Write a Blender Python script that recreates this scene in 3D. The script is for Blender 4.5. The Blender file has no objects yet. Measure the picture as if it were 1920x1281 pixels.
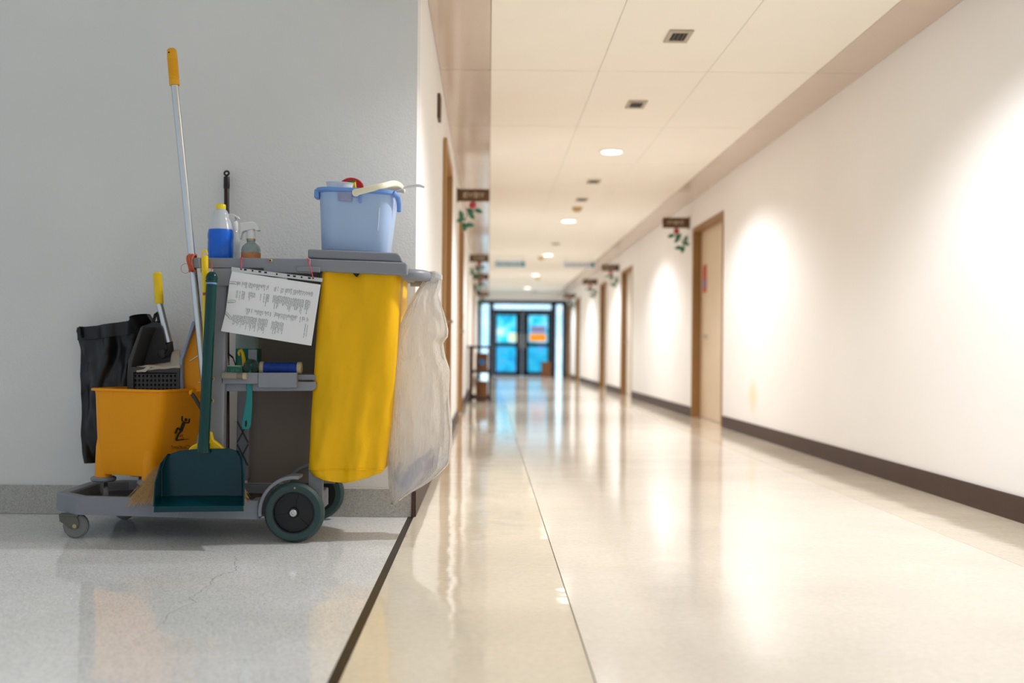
import bpy, bmesh, math, random
from mathutils import Vector, Matrix, noise
random.seed(7)

# ------------------------------------------------------------------ camera
F = 2000.0            # focal length in pixels of the 1920 px wide frame
VX, VY = 915.0, 660.0 # vanishing point of the corridor
H = 0.68              # camera height
ROLL = 0.0095
sc = bpy.context.scene
col = sc.collection
cd = bpy.data.cameras.new('camera')
cam = bpy.data.objects.new('camera', cd)
col.objects.link(cam)
cam.matrix_world = Matrix.Translation((0, 0, H)) @ Matrix.Rotation(math.pi/2, 4, 'X') @ Matrix.Rotation(ROLL, 4, 'Z')
cd.sensor_width = 36.0
cd.lens = F/1920*36
cd.shift_x = (960-VX)/1920
cd.shift_y = (VY-640.5)/1920
cd.clip_start = 0.05
cd.clip_end = 200
cd.dof.use_dof = True
cd.dof.focus_distance = 3.70
cd.dof.aperture_fstop = 1.75
sc.camera = cam

# ------------------------------------------------------------------ world, exposure
w = bpy.data.worlds.new('world')
sc.world = w
w.use_nodes = True
bg = w.node_tree.nodes['Background']
bg.inputs[0].default_value = (0.74, 0.87, 1.0, 1)
bg.inputs[1].default_value = 0.78
vs = sc.view_settings
vs.view_transform = 'Standard'
vs.look = 'None'
vs.gamma = 1.0
vs.use_curve_mapping = False
vs.exposure = 0.0
sc.cycles.max_bounces = 12
sc.cycles.diffuse_bounces = 8
LAMP_W = 144.0         # downlight power (built with each ceiling light)

# ------------------------------------------------------------------ helpers
def s2l(c):
    c = c/255.0
    return c/12.92 if c <= 0.04045 else ((c+0.055)/1.055)**2.4

def rgb(r, g, b):
    return (s2l(r), s2l(g), s2l(b), 1.0)

def W(px, py, Y):
    u, v = px-VX, VY-py
    return Vector((Y*(u-v*ROLL)/F, Y, H+Y*(v+u*ROLL)/F))

def on_plane(px, py, p, n):
    o = Vector((0, 0, H)); d = W(px, py, 1.0)-o
    t = (Vector(p)-o).dot(Vector(n))/d.dot(Vector(n))
    return o+d*t

MATS = {}
def mat(name, c, rough=0.5, metal=0.0, var=0.06, vscale=9.0, bump=0.0, bscale=60.0, coat=0.0, trans=0.0, alpha=1.0, spec=0.5, emit=None, estr=0.0, sss=0.0, ior=1.45):
    if name in MATS: return MATS[name]
    m = bpy.data.materials.new(name); m.use_nodes = True
    nt = m.node_tree; N = nt.nodes; L = nt.links
    p = N['Principled BSDF']
    base = rgb(*c)
    p.inputs['Base Color'].default_value = base
    p.inputs['Roughness'].default_value = rough
    p.inputs['Metallic'].default_value = metal
    p.inputs['Specular IOR Level'].default_value = spec
    p.inputs['Coat Weight'].default_value = coat
    p.inputs['Coat Roughness'].default_value = 0.08
    p.inputs['Transmission Weight'].default_value = trans
    p.inputs['IOR'].default_value = ior
    p.inputs['Alpha'].default_value = alpha
    if sss: p.inputs['Subsurface Weight'].default_value = sss; p.inputs['Subsurface Scale'].default_value = 0.02
    if emit is not None:
        p.inputs['Emission Color'].default_value = rgb(*emit); p.inputs['Emission Strength'].default_value = estr
    tc = N.new('ShaderNodeTexCoord')
    if var > 0:
        nz = N.new('ShaderNodeTexNoise'); nz.inputs['Scale'].default_value = vscale; nz.inputs['Detail'].default_value = 5
        L.new(tc.outputs['Object'], nz.inputs['Vector'])
        mx = N.new('ShaderNodeMix'); mx.data_type = 'RGBA'
        mx.inputs[6].default_value = tuple(max(0, x*(1-var*1.6)) for x in base[:3])+(1,)
        mx.inputs[7].default_value = tuple(min(1, x*(1+var)) for x in base[:3])+(1,)
        L.new(nz.outputs['Fac'], mx.inputs[0]); L.new(mx.outputs[2], p.inputs['Base Color'])
    if bump > 0:
        nb = N.new('ShaderNodeTexNoise'); nb.inputs['Scale'].default_value = bscale; nb.inputs['Detail'].default_value = 4
        L.new(tc.outputs['Object'], nb.inputs['Vector'])
        b = N.new('ShaderNodeBump'); b.inputs['Strength'].default_value = bump; b.inputs['Distance'].default_value = 0.01
        L.new(nb.outputs['Fac'], b.inputs['Height']); L.new(b.outputs['Normal'], p.inputs['Normal'])
    MATS[name] = m
    return m

WL = {}   # world location of each object's origin

def tag(o, label=None, cat=None, group=None, kind=None):
    if label: o['label'] = label
    if cat: o['category'] = cat
    if group: o['group'] = group
    if kind: o['kind'] = kind
    return o

def thing(name, loc, label, cat, group=None, kind=None):
    o = bpy.data.objects.new(name, None); col.objects.link(o)
    o.location = loc; o.empty_display_size = 0.1
    WL[o] = Vector(loc)
    return tag(o, label, cat, group, kind)

class MB:
    """collects geometry in world coordinates, builds one mesh object"""
    def __init__(self): self.v = []; self.f = []
    def add(self, vs, fs):
        n = len(self.v)
        self.v += [tuple(p) for p in vs]; self.f += [tuple(i+n for i in q) for q in fs]
        return self
    def box(self, x0, x1, y0, y1, z0, z1):
        vs = [(x, y, z) for z in (z0, z1) for y in (y0, y1) for x in (x0, x1)]
        return self.add(vs, [(0,2,3,1),(4,5,7,6),(0,1,5,4),(2,6,7,3),(0,4,6,2),(1,3,7,5)])
    def obox(self, c, ax, ay, az):
        c, ax, ay, az = map(Vector, (c, ax, ay, az))
        vs = [c+ax*i+ay*j+az*k for k in (-1,1) for j in (-1,1) for i in (-1,1)]
        return self.add(vs, [(0,2,3,1),(4,5,7,6),(0,1,5,4),(2,6,7,3),(0,4,6,2),(1,3,7,5)])
    def prism(self, pts, d):
        """polygon pts (3D) extruded by vector d"""
        pts = [Vector(p) for p in pts]; d = Vector(d); n = len(pts)
        fs = [tuple(range(n)), tuple(range(2*n-1, n-1, -1))]
        fs += [(i, (i+1) % n, n+(i+1) % n, n+i) for i in range(n)]
        return self.add(pts+[p+d for p in pts], fs)
    def pxprism(self, pts, Y, dy):
        return self.prism([W(x, y, Y) for x, y in pts], (0, dy, 0))
    def loft(self, rings, cap0=True, cap1=True, closed=True):
        n = len(rings[0]); vs = [p for r in rings for p in r]; fs = []
        for k in range(len(rings)-1):
            for i in range(n if closed else n-1):
                j = (i+1) % n
                fs.append((k*n+i, k*n+j, (k+1)*n+j, (k+1)*n+i))
        if closed and cap0: fs.append(tuple(range(n-1, -1, -1)))
        if closed and cap1: fs.append(tuple((len(rings)-1)*n+i for i in range(n)))
        return self.add(vs, fs)
    def tube(self, path, r, seg=12, cap=True, closed=False, flat=None):
        path = [Vector(p) for p in path]; n = len(path)
        rs = r if isinstance(r, (list, tuple)) else [r]*n
        rings = []; up = None
        for i, p in enumerate(path):
            if closed: t = path[(i+1) % n]-path[i-1]
            else: t = path[min(i+1, n-1)]-path[max(i-1, 0)]
            t.normalize()
            if up is None:
                up = Vector((0, 0, 1)) if abs(t.z) < 0.9 else Vector((0, 1, 0))
            a = up-t*up.dot(t); a.normalize(); up = a
            b = t.cross(a)
            fa, fb = flat or (1, 1)
            rings.append([p+(a*math.cos(2*math.pi*k/seg)*fa+b*math.sin(2*math.pi*k/seg)*fb)*rs[i] for k in range(seg)])
        if closed: rings.append(rings[0])
        return self.loft(rings, cap and not closed, cap and not closed)
    def lathe(self, prof, o, axis=(0, 0, 1), seg=24, cap=True):
        o = Vector(o); ax = Vector(axis).normalized()
        a = Vector((1, 0, 0)) if abs(ax.x) < 0.9 else Vector((0, 0, 1))
        a = (a-ax*a.dot(ax)).normalized(); b = ax.cross(a)
        rings = [[o+ax*h+(a*math.cos(2*math.pi*k/seg)+b*math.sin(2*math.pi*k/seg))*max(r, 1e-5) for k in range(seg)] for r, h in prof]
        return self.loft(rings, cap, cap)
    def grid(self, fn, nu, nv, thick=0.0):
        """fn(u,v) -> point; optional solid thickness along -normal by offsetting in +Y"""
        pts = [Vector(fn(i/nu, j/nv)) for j in range(nv+1) for i in range(nu+1)]
        q = lambda i, j: j*(nu+1)+i
        fs = [(q(i,j), q(i+1,j), q(i+1,j+1), q(i,j+1)) for j in range(nv) for i in range(nu)]
        if thick:
            m = len(pts); off = Vector((0, thick, 0))
            fs2 = [tuple(reversed([k+m for k in f])) for f in fs]
            edge = [q(i,0) for i in range(nu+1)]+[q(nu,j) for j in range(1,nv+1)]+[q(i,nv) for i in range(nu-1,-1,-1)]+[q(0,j) for j in range(nv-1,0,-1)]
            sd = [(edge[k], edge[k-1], edge[k-1]+m, edge[k]+m) for k in range(len(edge))]
            return self.add(pts+[p+off for p in pts], fs+fs2+sd)
        return self.add(pts, fs)
    def build(self, name, m, parent=None, bevel=0.0, bseg=2, smooth=35, label=None, kind=None):
        me = bpy.data.meshes.new(name)
        if parent is not None:
            o0 = WL[parent]
        else:
            xs = [p[0] for p in self.v]; ys = [p[1] for p in self.v]; zs = [p[2] for p in self.v]
            o0 = Vector(((min(xs)+max(xs))/2, (min(ys)+max(ys))/2, min(zs)))
        me.from_pydata([(p[0]-o0.x, p[1]-o0.y, p[2]-o0.z) for p in self.v], [], self.f)
        bm = bmesh.new(); bm.from_mesh(me)
        bmesh.ops.recalc_face_normals(bm, faces=bm.faces)
        bm.to_mesh(me); bm.free()
        if smooth:
            me.shade_smooth(); me.set_sharp_from_angle(angle=math.radians(smooth))
        me.materials.append(m)
        o = bpy.data.objects.new(name, me); col.objects.link(o)
        WL[o] = o0
        if parent is not None: o.parent = parent
        else: o.location = o0
        if bevel > 0:
            b = o.modifiers.new('bevel', 'BEVEL'); b.width = bevel; b.segments = bseg; b.limit_method = 'ANGLE'; b.angle_limit = math.radians(40)
            b.harden_normals = False
        if label: o['label'] = label
        if kind: o['kind'] = kind
        return o

def child(name, me, parent, loc, kind=None):
    """object sharing mesh me at world loc under parent"""
    o = bpy.data.objects.new(name, me); col.objects.link(o)
    WL[o] = Vector(loc)
    if parent is not None:
        o.parent = parent; o.location = Vector(loc)-WL[parent]
    else: o.location = loc
    if kind: o['kind'] = kind
    return o

def rrect(hx, hy, r, n=6):
    out = []
    for cx, cy, a0 in ((hx-r, hy-r, 0), (-hx+r, hy-r, 90), (-hx+r, -hy+r, 180), (hx-r, -hy+r, 270)):
        for k in range(n+1):
            a = math.radians(a0+90*k/n)
            out.append((cx+r*math.cos(a), cy+r*math.sin(a)))
    return out

def dense_ring(pts, n):
    """resample a closed 2D outline to n evenly spaced points"""
    ps = list(pts)+[pts[0]]; d = [0.0]
    for a, b in zip(ps, ps[1:]): d.append(d[-1]+math.hypot(b[0]-a[0], b[1]-a[1]))
    out = []; j = 0
    for k in range(n):
        s = d[-1]*k/n
        while d[j+1] < s: j += 1
        t = (s-d[j])/max(1e-9, d[j+1]-d[j])
        out.append((ps[j][0]+(ps[j+1][0]-ps[j][0])*t, ps[j][1]+(ps[j+1][1]-ps[j][1])*t))
    return out

def lerp_table(tab, y):
    """tab: rows (y, a, b, ...) ascending in y"""
    if y <= tab[0][0]: return tab[0][1:]
    for r0, r1 in zip(tab, tab[1:]):
        if y <= r1[0]:
            t = (y-r0[0])/(r1[0]-r0[0]); t2 = t
            return tuple(a+(b-a)*t2 for a, b in zip(r0[1:], r1[1:]))
    return tab[-1][1:]

def nz(x, y, z=0.0): return noise.noise(Vector((x, y, z)))

# ------------------------------------------------------------------ surface materials
def ramp(N, stops):
    r = N.new('ShaderNodeValToRGB'); e = r.color_ramp.elements
    e[0].position, e[0].color = stops[0]; e[1].position, e[1].color = stops[-1]
    for p, c in stops[1:-1]:
        x = e.new(p); x.color = c
    return r

def wall_mat(name, c, bump=0.18, stain=0.05):
    m = mat(name, c, rough=0.75, var=stain, vscale=1.3)
    N = m.node_tree.nodes; L = m.node_tree.links; p = N['Principled BSDF']
    tc = N.new('ShaderNodeTexCoord')
    a = N.new('ShaderNodeTexNoise'); a.inputs['Scale'].default_value = 110; a.inputs['Detail'].default_value = 3
    b = N.new('ShaderNodeTexNoise'); b.inputs['Scale'].default_value = 26; b.inputs['Detail'].default_value = 2
    L.new(tc.outputs['Object'], a.inputs['Vector']); L.new(tc.outputs['Object'], b.inputs['Vector'])
    ad = N.new('ShaderNodeMath'); ad.operation = 'ADD'
    L.new(a.outputs['Fac'], ad.inputs[0]); L.new(b.outputs['Fac'], ad.inputs[1])
    bp = N.new('ShaderNodeBump'); bp.inputs['Strength'].default_value = bump; bp.inputs['Distance'].default_value = 0.012
    L.new(ad.outputs[0], bp.inputs['Height']); L.new(bp.outputs['Normal'], p.inputs['Normal'])
    return m

def terrazzo(name, c, rough=0.1, dark=0.45, coat=0.0, cracks=False):
    m = bpy.data.materials.new(name); m.use_nodes = True
    nt = m.node_tree; N = nt.nodes; L = nt.links; p = N['Principled BSDF']
    geo = N.new('ShaderNodeNewGeometry')
    base = rgb(*c)
    v1 = N.new('ShaderNodeTexVoronoi'); v1.inputs['Scale'].default_value = 260
    L.new(geo.outputs['Position'], v1.inputs['Vector'])
    r1 = ramp(N, [(0.0, tuple(x*0.72 for x in base[:3])+(1,)), (0.30, tuple(x*0.92 for x in base[:3])+(1,)), (0.55, base), (1.0, tuple(min(1, x*1.18) for x in base[:3])+(1,))])
    hs = N.new('ShaderNodeSeparateColor'); L.new(v1.outputs['Color'], hs.inputs[0]); L.new(hs.outputs[0], r1.inputs[0])
    v2 = N.new('ShaderNodeTexVoronoi'); v2.inputs['Scale'].default_value = 42
    L.new(geo.outputs['Position'], v2.inputs['Vector'])
    r2 = ramp(N, [(0.0, (dark*0.45,)*3+(1,)), (0.05, (dark*0.8,)*3+(1,)), (0.11, (1, 1, 1, 1))])
    L.new(v2.outputs['Distance'], r2.inputs[0])
    n3 = N.new('ShaderNodeTexNoise'); n3.inputs['Scale'].default_value = 1.7; n3.inputs['Detail'].default_value = 6
    L.new(geo.outputs['Position'], n3.inputs['Vector'])
    r3 = ramp(N, [(0.3, (0.88, 0.88, 0.87, 1)), (0.75, (1.05, 1.05, 1.06, 1))]); L.new(n3.outputs['Fac'], r3.inputs[0])
    mu = N.new('ShaderNodeMix'); mu.data_type = 'RGBA'; mu.blend_type = 'MULTIPLY'; mu.inputs[0].default_value = 1
    L.new(r1.outputs[0], mu.inputs[6]); L.new(r2.outputs[0], mu.inputs[7])
    mu2 = N.new('ShaderNodeMix'); mu2.data_type = 'RGBA'; mu2.blend_type = 'MULTIPLY'; mu2.inputs[0].default_value = 1
    L.new(mu.outputs[2], mu2.inputs[6]); L.new(r3.outputs[0], mu2.inputs[7])
    out = mu2.outputs[2]
    if cracks:
        # one hairline crack wandering over the slab: |noise-bent distance to a line| < width
        sp = N.new('ShaderNodeSeparateXYZ'); L.new(geo.outputs['Position'], sp.inputs[0])
        nn = N.new('ShaderNodeTexNoise'); nn.inputs['Scale'].default_value = 5; nn.inputs['Detail'].default_value = 4
        L.new(geo.outputs['Position'], nn.inputs['Vector'])
        # line through a=(-0.80,3.60), b=(-1.06,2.75): d = (x - a.x) - k (y - a.y)
        m1 = N.new('ShaderNodeMath'); m1.operation = 'MULTIPLY_ADD'; m1.inputs[1].default_value = 0.0; m1.inputs[2].default_value = 0.80
        L.new(sp.outputs['Y'], m1.inputs[0])
        m2 = N.new('ShaderNodeMath'); m2.operation = 'ADD'; L.new(sp.outputs['X'], m2.inputs[0]); L.new(m1.outputs[0], m2.inputs[1])
        m3 = N.new('ShaderNodeMath'); m3.operation = 'MULTIPLY_ADD'; m3.inputs[1].default_value = 0.16; m3.inputs[2].default_value = -0.08
        L.new(nn.outputs['Fac'], m3.inputs[0])
        m4 = N.new('ShaderNodeMath'); m4.operation = 'ADD'; L.new(m2.outputs[0], m4.inputs[0]); L.new(m3.outputs[0], m4.inputs[1])
        m5 = N.new('ShaderNodeMath'); m5.operation = 'ABSOLUTE'; L.new(m4.outputs[0], m5.inputs[0])
        m6 = N.new('ShaderNodeMath'); m6.operation = 'LESS_THAN'; m6.inputs[1].default_value = 0.0013; L.new(m5.outputs[0], m6.inputs[0])
        mr = N.new('ShaderNodeMapRange'); mr.inputs[1].default_value = 3.62; mr.inputs[2].default_value = 3.4; L.new(sp.outputs['Y'], mr.inputs[0])
        mr2 = N.new('ShaderNodeMapRange'); mr2.inputs[1].default_value = 2.4; mr2.inputs[2].default_value = 2.6; L.new(sp.outputs['Y'], mr2.inputs[0])
        m7 = N.new('ShaderNodeMath'); m7.operation = 'MULTIPLY'; L.new(mr.outputs[0], m7.inputs[0]); L.new(mr2.outputs[0], m7.inputs[1])
        m8 = N.new('ShaderNodeMath'); m8.operation = 'MULTIPLY'; L.new(m7.outputs[0], m8.inputs[0]); L.new(m6.outputs[0], m8.inputs[1])
        m9 = N.new('ShaderNodeMath'); m9.operation = 'MULTIPLY'; m9.inputs[1].default_value = 0.6; L.new(m8.outputs[0], m9.inputs[0])
        mc = N.new('ShaderNodeMix'); mc.data_type = 'RGBA'; mc.inputs[7].default_value = rgb(110, 108, 104)
        L.new(m9.outputs[0], mc.inputs[0]); L.new(out, mc.inputs[6]); out = mc.outputs[2]
    L.new(out, p.inputs['Base Color'])
    p.inputs['Roughness'].default_value = rough
    p.inputs['IOR'].default_value = 1.6
    return m

def vinyl(name, c, rough=0.14, bump=0.05):
    m = bpy.data.materials.new(name); m.use_nodes = True
    nt = m.node_tree; N = nt.nodes; L = nt.links; p = N['Principled BSDF']
    geo = N.new('ShaderNodeNewGeometry'); base = rgb(*c)
    n1 = N.new('ShaderNodeTexNoise'); n1.inputs['Scale'].default_value = 1.6; n1.inputs['Detail'].default_value = 7
    L.new(geo.outputs['Position'], n1.inputs['Vector'])
    r1 = ramp(N, [(0.3, tuple(x*0.9 for x in base[:3])+(1,)), (0.7, tuple(min(1, x*1.05) for x in base[:3])+(1,))])
    L.new(n1.outputs['Fac'], r1.inputs[0])
    # scuffs: stretched fine noise
    n2 = N.new('ShaderNodeTexNoise'); n2.inputs['Scale'].default_value = 55; n2.inputs['Detail'].default_value = 3
    L.new(geo.outputs['Position'], n2.inputs['Vector'])
    r2 = ramp(N, [(0.35, (0.95, 0.945, 0.93, 1)), (0.65, (1.02, 1.02, 1.02, 1))]); L.new(n2.outputs['Fac'], r2.inputs[0])
    mu = N.new('ShaderNodeMix'); mu.data_type = 'RGBA'; mu.blend_type = 'MULTIPLY'; mu.inputs[0].default_value = 1
    L.new(r1.outputs[0], mu.inputs[6]); L.new(r2.outputs[0], mu.inputs[7])
    v3 = N.new('ShaderNodeTexVoronoi'); v3.inputs['Scale'].default_value = 5
    L.new(geo.outputs['Position'], v3.inputs['Vector'])
    r3 = ramp(N, [(0.0, (0.45, 0.4, 0.34, 1)), (0.008, (0.6, 0.55, 0.5, 1)), (0.013, (1, 1, 1, 1))]); L.new(v3.outputs['Distance'], r3.inputs[0])
    mu2 = N.new('ShaderNodeMix'); mu2.data_type = 'RGBA'; mu2.blend_type = 'MULTIPLY'; mu2.inputs[0].default_value = 1
    L.new(mu.outputs[2], mu2.inputs[6]); L.new(r3.outputs[0], mu2.inputs[7])
    L.new(mu2.outputs[2], p.inputs['Base Color'])
    p.inputs['Roughness'].default_value = rough
    p.inputs['Specular IOR Level'].default_value = 0.6
    nb = N.new('ShaderNodeTexNoise'); nb.inputs['Scale'].default_value = 5.5; nb.inputs['Detail'].default_value = 2.5
    L.new(geo.outputs['Position'], nb.inputs['Vector'])
    bp = N.new('ShaderNodeBump'); bp.inputs['Strength'].default_value = bump; bp.inputs['Distance'].default_value = 0.05
    L.new(nb.outputs['Fac'], bp.inputs['Height']); L.new(bp.outputs['Normal'], p.inputs['Normal'])
    return m

# ------------------------------------------------------------------ the setting
XL, XR = -0.30, 2.20          # corridor walls
YW = 4.37                     # face of the wall behind the cart
YE = 30.0                     # glass doors at the end
ZC = 2.34                     # ceiling
YB = -3.0                     # how far things go on behind the camera

M_wall = wall_mat('cream_wall_paint', (245, 244, 243), bump=0.05, stain=0.03)
# faint yellow stain low on the right wall
def add_stain(m, pos, r, c, amt):
    N = m.node_tree.nodes; L = m.node_tree.links; p = N['Principled BSDF']
    g_ = N.new('ShaderNodeNewGeometry'); ds = N.new('ShaderNodeVectorMath'); ds.operation = 'DISTANCE'; ds.inputs[1].default_value = pos
    L.new(g_.outputs['Position'], ds.inputs[0])
    mr = N.new('ShaderNodeMapRange'); mr.interpolation_type = 'SMOOTHSTEP'; mr.inputs[1].default_value = 0.0; mr.inputs[2].default_value = r; mr.inputs[3].default_value = amt; mr.inputs[4].default_value = 0.0
    L.new(ds.outputs['Value'], mr.inputs[0])
    src = p.inputs['Base Color'].links[0].from_socket
    mx = N.new('ShaderNodeMix'); mx.data_type = 'RGBA'; mx.inputs[7].default_value = rgb(*c)
    L.new(mr.outputs[0], mx.inputs[0]); L.new(src, mx.inputs[6]); L.new(mx.outputs[2], p.inputs['Base Color'])
add_stain(M_wall, (2.20, 8.85, 0.33), 0.20, (240, 214, 140), 0.55)
M_plaster = wall_mat('white_plaster', (230, 231, 230), bump=0.10, stain=0.06)
M_terr = terrazzo('terrazzo', (238, 241, 244), rough=0.05, cracks=True)
M_terr2 = terrazzo('terrazzo_base', (176, 174, 168), rough=0.3, dark=0.35)
M_vinA = vinyl('vinyl_cream', (235, 226, 208), rough=0.06, bump=0.035)
M_vinB = vinyl('vinyl_pale', (241, 235, 225), rough=0.10, bump=0.022)
M_vinC = vinyl('vinyl_sand', (232, 222, 204), rough=0.08, bump=0.03)
M_base = mat('brown_baseboard', (66, 46, 37), rough=0.55, var=0.12, vscale=14)
M_ceil = mat('ceiling_tile', (244, 238, 227), rough=0.55, var=0.02, vscale=3)
M_strip = mat('ceiling_strip', (205, 186, 172), rough=0.16, var=0.04, vscale=3)
M_joint = mat('ceiling_joint', (118, 104, 86), rough=0.8, var=0.03)
M_black = mat('black_inlay', (34, 30, 27), rough=0.4, var=0.25, vscale=30)
M_divider = mat('white_divider', (232, 230, 224), rough=0.3, var=0.04)

def struct(o, label, cat): return tag(o, label, cat, kind='structure')

# floors
fl = MB().box(-7.5, XL-0.026, YB, YW, -0.03, -0.004).build('floor', M_joint)
struct(fl, 'grey white terrazzo floor in front of the plaster wall', 'floor')
for y0, y1 in ((YB, 2.352), (2.358, YW)):
    MB().box(-7.5, XL-0.026, y0, y1, -0.004, 0.0).build('floor_slab', M_terr, fl, smooth=0)
MB().box(-7.5, XL-0.026, 2.352, 2.358, -0.004, 0.0).build('divider_strip', M_divider, fl, smooth=0)
MB().box(XL-0.0260, XL-0.0225, YB, YW, -0.02, 0.0004).build('divider_strip', M_divider, fl, smooth=0)
MB().box(XL-0.0225, XL+0.0015, YB, YW, -0.02, 0.0006).build('black_strip', M_black, fl, smooth=0)
fc = MB().box(XL+0.0015, XR+0.18, YB, YE, -0.03, -0.006).build('floor', mat('floor_seam', (120, 104, 84), rough=0.7))
struct(fc, 'polished cream vinyl corridor floor with long seams', 'floor')
for x0, x1, m in ((XL+0.0015, 0.2265, M_vinA), (0.2295, 1.7393, M_vinB), (1.7407, XR+0.12, M_vinC)):
    MB().box(x0, x1, YB, YE, -0.006, 0.0).build('floor_sheet', m, fc, smooth=0)

# the wall behind the cart, then the corridor walls with their door openings
wl = MB().box(-7.5, XL, YW, YW+0.16, 0, 2.75).build('wall_back', M_plaster, smooth=0)
struct(wl, 'grey white textured plaster wall behind the cleaning cart', 'wall')
tb = MB().box(-7.5, XL-0.006, YW-0.012, YW, 0, 0.118).build('baseboard_back', M_terr2, bevel=0.003)
struct(tb, 'grey speckled terrazzo baseboard under the plaster wall', 'baseboard')
ed = MB().box(XL-0.006, XL+0.004, YW-0.014, YW+0.004, 0, 0.118).build('trim_1', mat('corner_trim', (70, 46, 34), rough=0.4))
struct(ed, 'dark brown upright strip at the baseboard corner', 'trim')

DOORS_R = [(10.0, 11.5), (16.3, 17.65), (19.8, 21.0), (25.5, 26.8), (28.4, 29.7)]
DOORS_L = [(6.85, 8.05), (10.5, 11.9), (20.0, 21.2)]
DH = 2.03
def wall_with_doors(x0, x1, y0, y1, doors):
    m = MB(); y = y0
    for a, b in doors:
        m.box(x0, x1, y, a, 0, 2.5); m.box(x0, x1, a, b, DH, 2.5); y = b
    m.box(x0, x1, y, y1, 0, 2.5)
    return m
o = wall_with_doors(XR, XR+0.18, YB, YE+0.2, DOORS_R).build('wall_right', M_wall, smooth=0)
struct(o, 'long white corridor wall on the right', 'wall')
o = wall_with_doors(XL-0.18, XL, YW+0.16, YE+0.2, DOORS_L).build('wall_left', M_wall, smooth=0)
struct(o, 'white corridor wall on the left beyond the corner', 'wall')
def skirting(name, x0, x1, y0, y1, doors, label):
    m = MB(); y = y0
    for a, b in doors:
        m.box(x0, x1, y, a-0.05, 0, 0.105); y = b+0.05
    m.box(x0, x1, y, y1, 0, 0.105)
    struct(m.build(name, M_base, smooth=0), label, 'baseboard')
skirting('baseboard_right', XR-0.012, XR, YB, YE, DOORS_R, 'dark brown baseboard along the right corridor wall')
skirting('baseboard_left', XL, XL+0.010, YW+0.004, YE, DOORS_L, 'dark brown baseboard along the left corridor wall')

# ceiling: slab, three rows of tiles, two glossy side strips, all cut at the same joints
cl = MB().box(XL-0.18, XR+0.18, YB, YE+0.2, ZC+0.008, ZC+0.12).build('ceiling', M_joint, smooth=0)
struct(cl, 'cream tiled corridor ceiling with pinkish side strips', 'ceiling')
PITCH = 1.545
rows = [6.28+PITCH*k for k in range(-6, 16)]
g = 0.0022
def panel_mesh(name, x0, x1, m, dz=0.0):
    me = MB().box(x0+0.0014, x1-0.0014, 0.0035, PITCH-0.0035, ZC-dz, ZC+0.009)
    me2 = bpy.data.meshes.new(name); me2.from_pydata(me.v, [], me.f); me2.materials.append(m)
    return me2
lines = [0.0, 0.638, 1.276, 1.914]
tiles = [panel_mesh('ceiling_panel', lines[i], lines[i+1], M_ceil) for i in range(3)]
strips = [panel_mesh('strip_panel', XL, 0.0, M_strip), panel_mesh('strip_panel', 1.914, XR, M_strip)]
for y in rows:
    if y > YE-0.2: continue
    for me in tiles: child('ceiling_panel', me, cl, WL[cl]*0+Vector((0, y, 0)))
    for me in strips: child('strip_panel', me, cl, WL[cl]*0+Vector((0, y, 0)))
# ceiling of the open hall on the left
o = MB().box(-7.5, XL-0.18, YB, YW, 2.62, 2.74).build('ceiling', M_ceil, smooth=0)
struct(o, 'plain ceiling over the open hall', 'ceiling')
o = MB().box(XL-0.20, XL-0.18, YB, YW, ZC, 2.74).build('wall_header', M_wall, smooth=0)
struct(o, 'ceiling step between hall and corridor', 'wall')

# doors
M_frame = mat('door_frame_brown', (176, 136, 88), rough=0.45, var=0.1, vscale=5)
M_frameR = mat('door_frame_dark', (150, 112, 66), rough=0.45, var=0.1, vscale=5)
M_leaf = mat('door_leaf_beige', (222, 202, 174), rough=0.4, var=0.05, vscale=4)
M_leafw = mat('door_leaf_pale', (230, 224, 214), rough=0.4, var=0.03, vscale=4)
M_steel = mat('steel', (190, 188, 182), rough=0.3, metal=1.0, var=0.05)
M_red = mat('red_notice', (190, 84, 66), rough=0.6)
M_orange = mat('orange_notice', (238, 138, 70), rough=0.6)
M_blue_n = mat('blue_notice', (120, 140, 190), rough=0.6)
dn = 0
for i, (a, b) in enumerate(DOORS_R):
    dn += 1
    words_ = ['nearest beige door with red notice in the right wall', 'second pale door in the right wall', 'third pale door in the right wall', 'fourth door in the right wall', 'farthest door in the right wall beside glass doors'][i]
    d = thing('door_%d' % dn, (XR, (a+b)/2, 0), words_, 'door', kind='structure')
    fr = MB()
    fr.box(XR-0.008, XR+0.125, b-0.035, b, 0, DH); fr.box(XR-0.008, XR+0.125, a, a+0.035, 0, DH)
    fr.box(XR-0.008, XR+0.125, a+0.035, b-0.035, DH-0.045, DH)
    fr.build('door_frame', M_frameR, d, smooth=0)
    lf = MB().box(XR+0.085, XR+0.125, a+0.037, b-0.037, 0.006, DH-0.047).build('door_leaf', M_leaf if i == 0 else M_leafw, d, smooth=0)
    hy = b-0.33 if i == 0 else b-0.16
    h = MB().lathe([(0.028, 0), (0.028, 0.008)], (XR+0.085, hy, 0.86), (-1, 0, 0), 16)
    h.tube([(XR+0.08, hy, 0.86), (XR+0.035, hy, 0.86), (XR+0.03, hy-0.03, 0.86), (XR+0.03, hy-0.13, 0.86)], 0.010, 8)
    h.build('handle', M_steel, lf)
    if i == 0:
        MB().box(XR+0.080, XR+0.085, 11.18, 11.36, 1.33, 1.62).build('notice', M_red, lf, smooth=0)
        MB().box(XR+0.077, XR+0.080, 11.21, 11.33, 1.38, 1.46).build('sticker', M_blue_n, lf, smooth=0)
    if i == 2:
        MB().box(XR+0.080, XR+0.085, 20.2, 20.6, 1.12, 1.22).build('notice', M_orange, lf, smooth=0)
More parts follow.
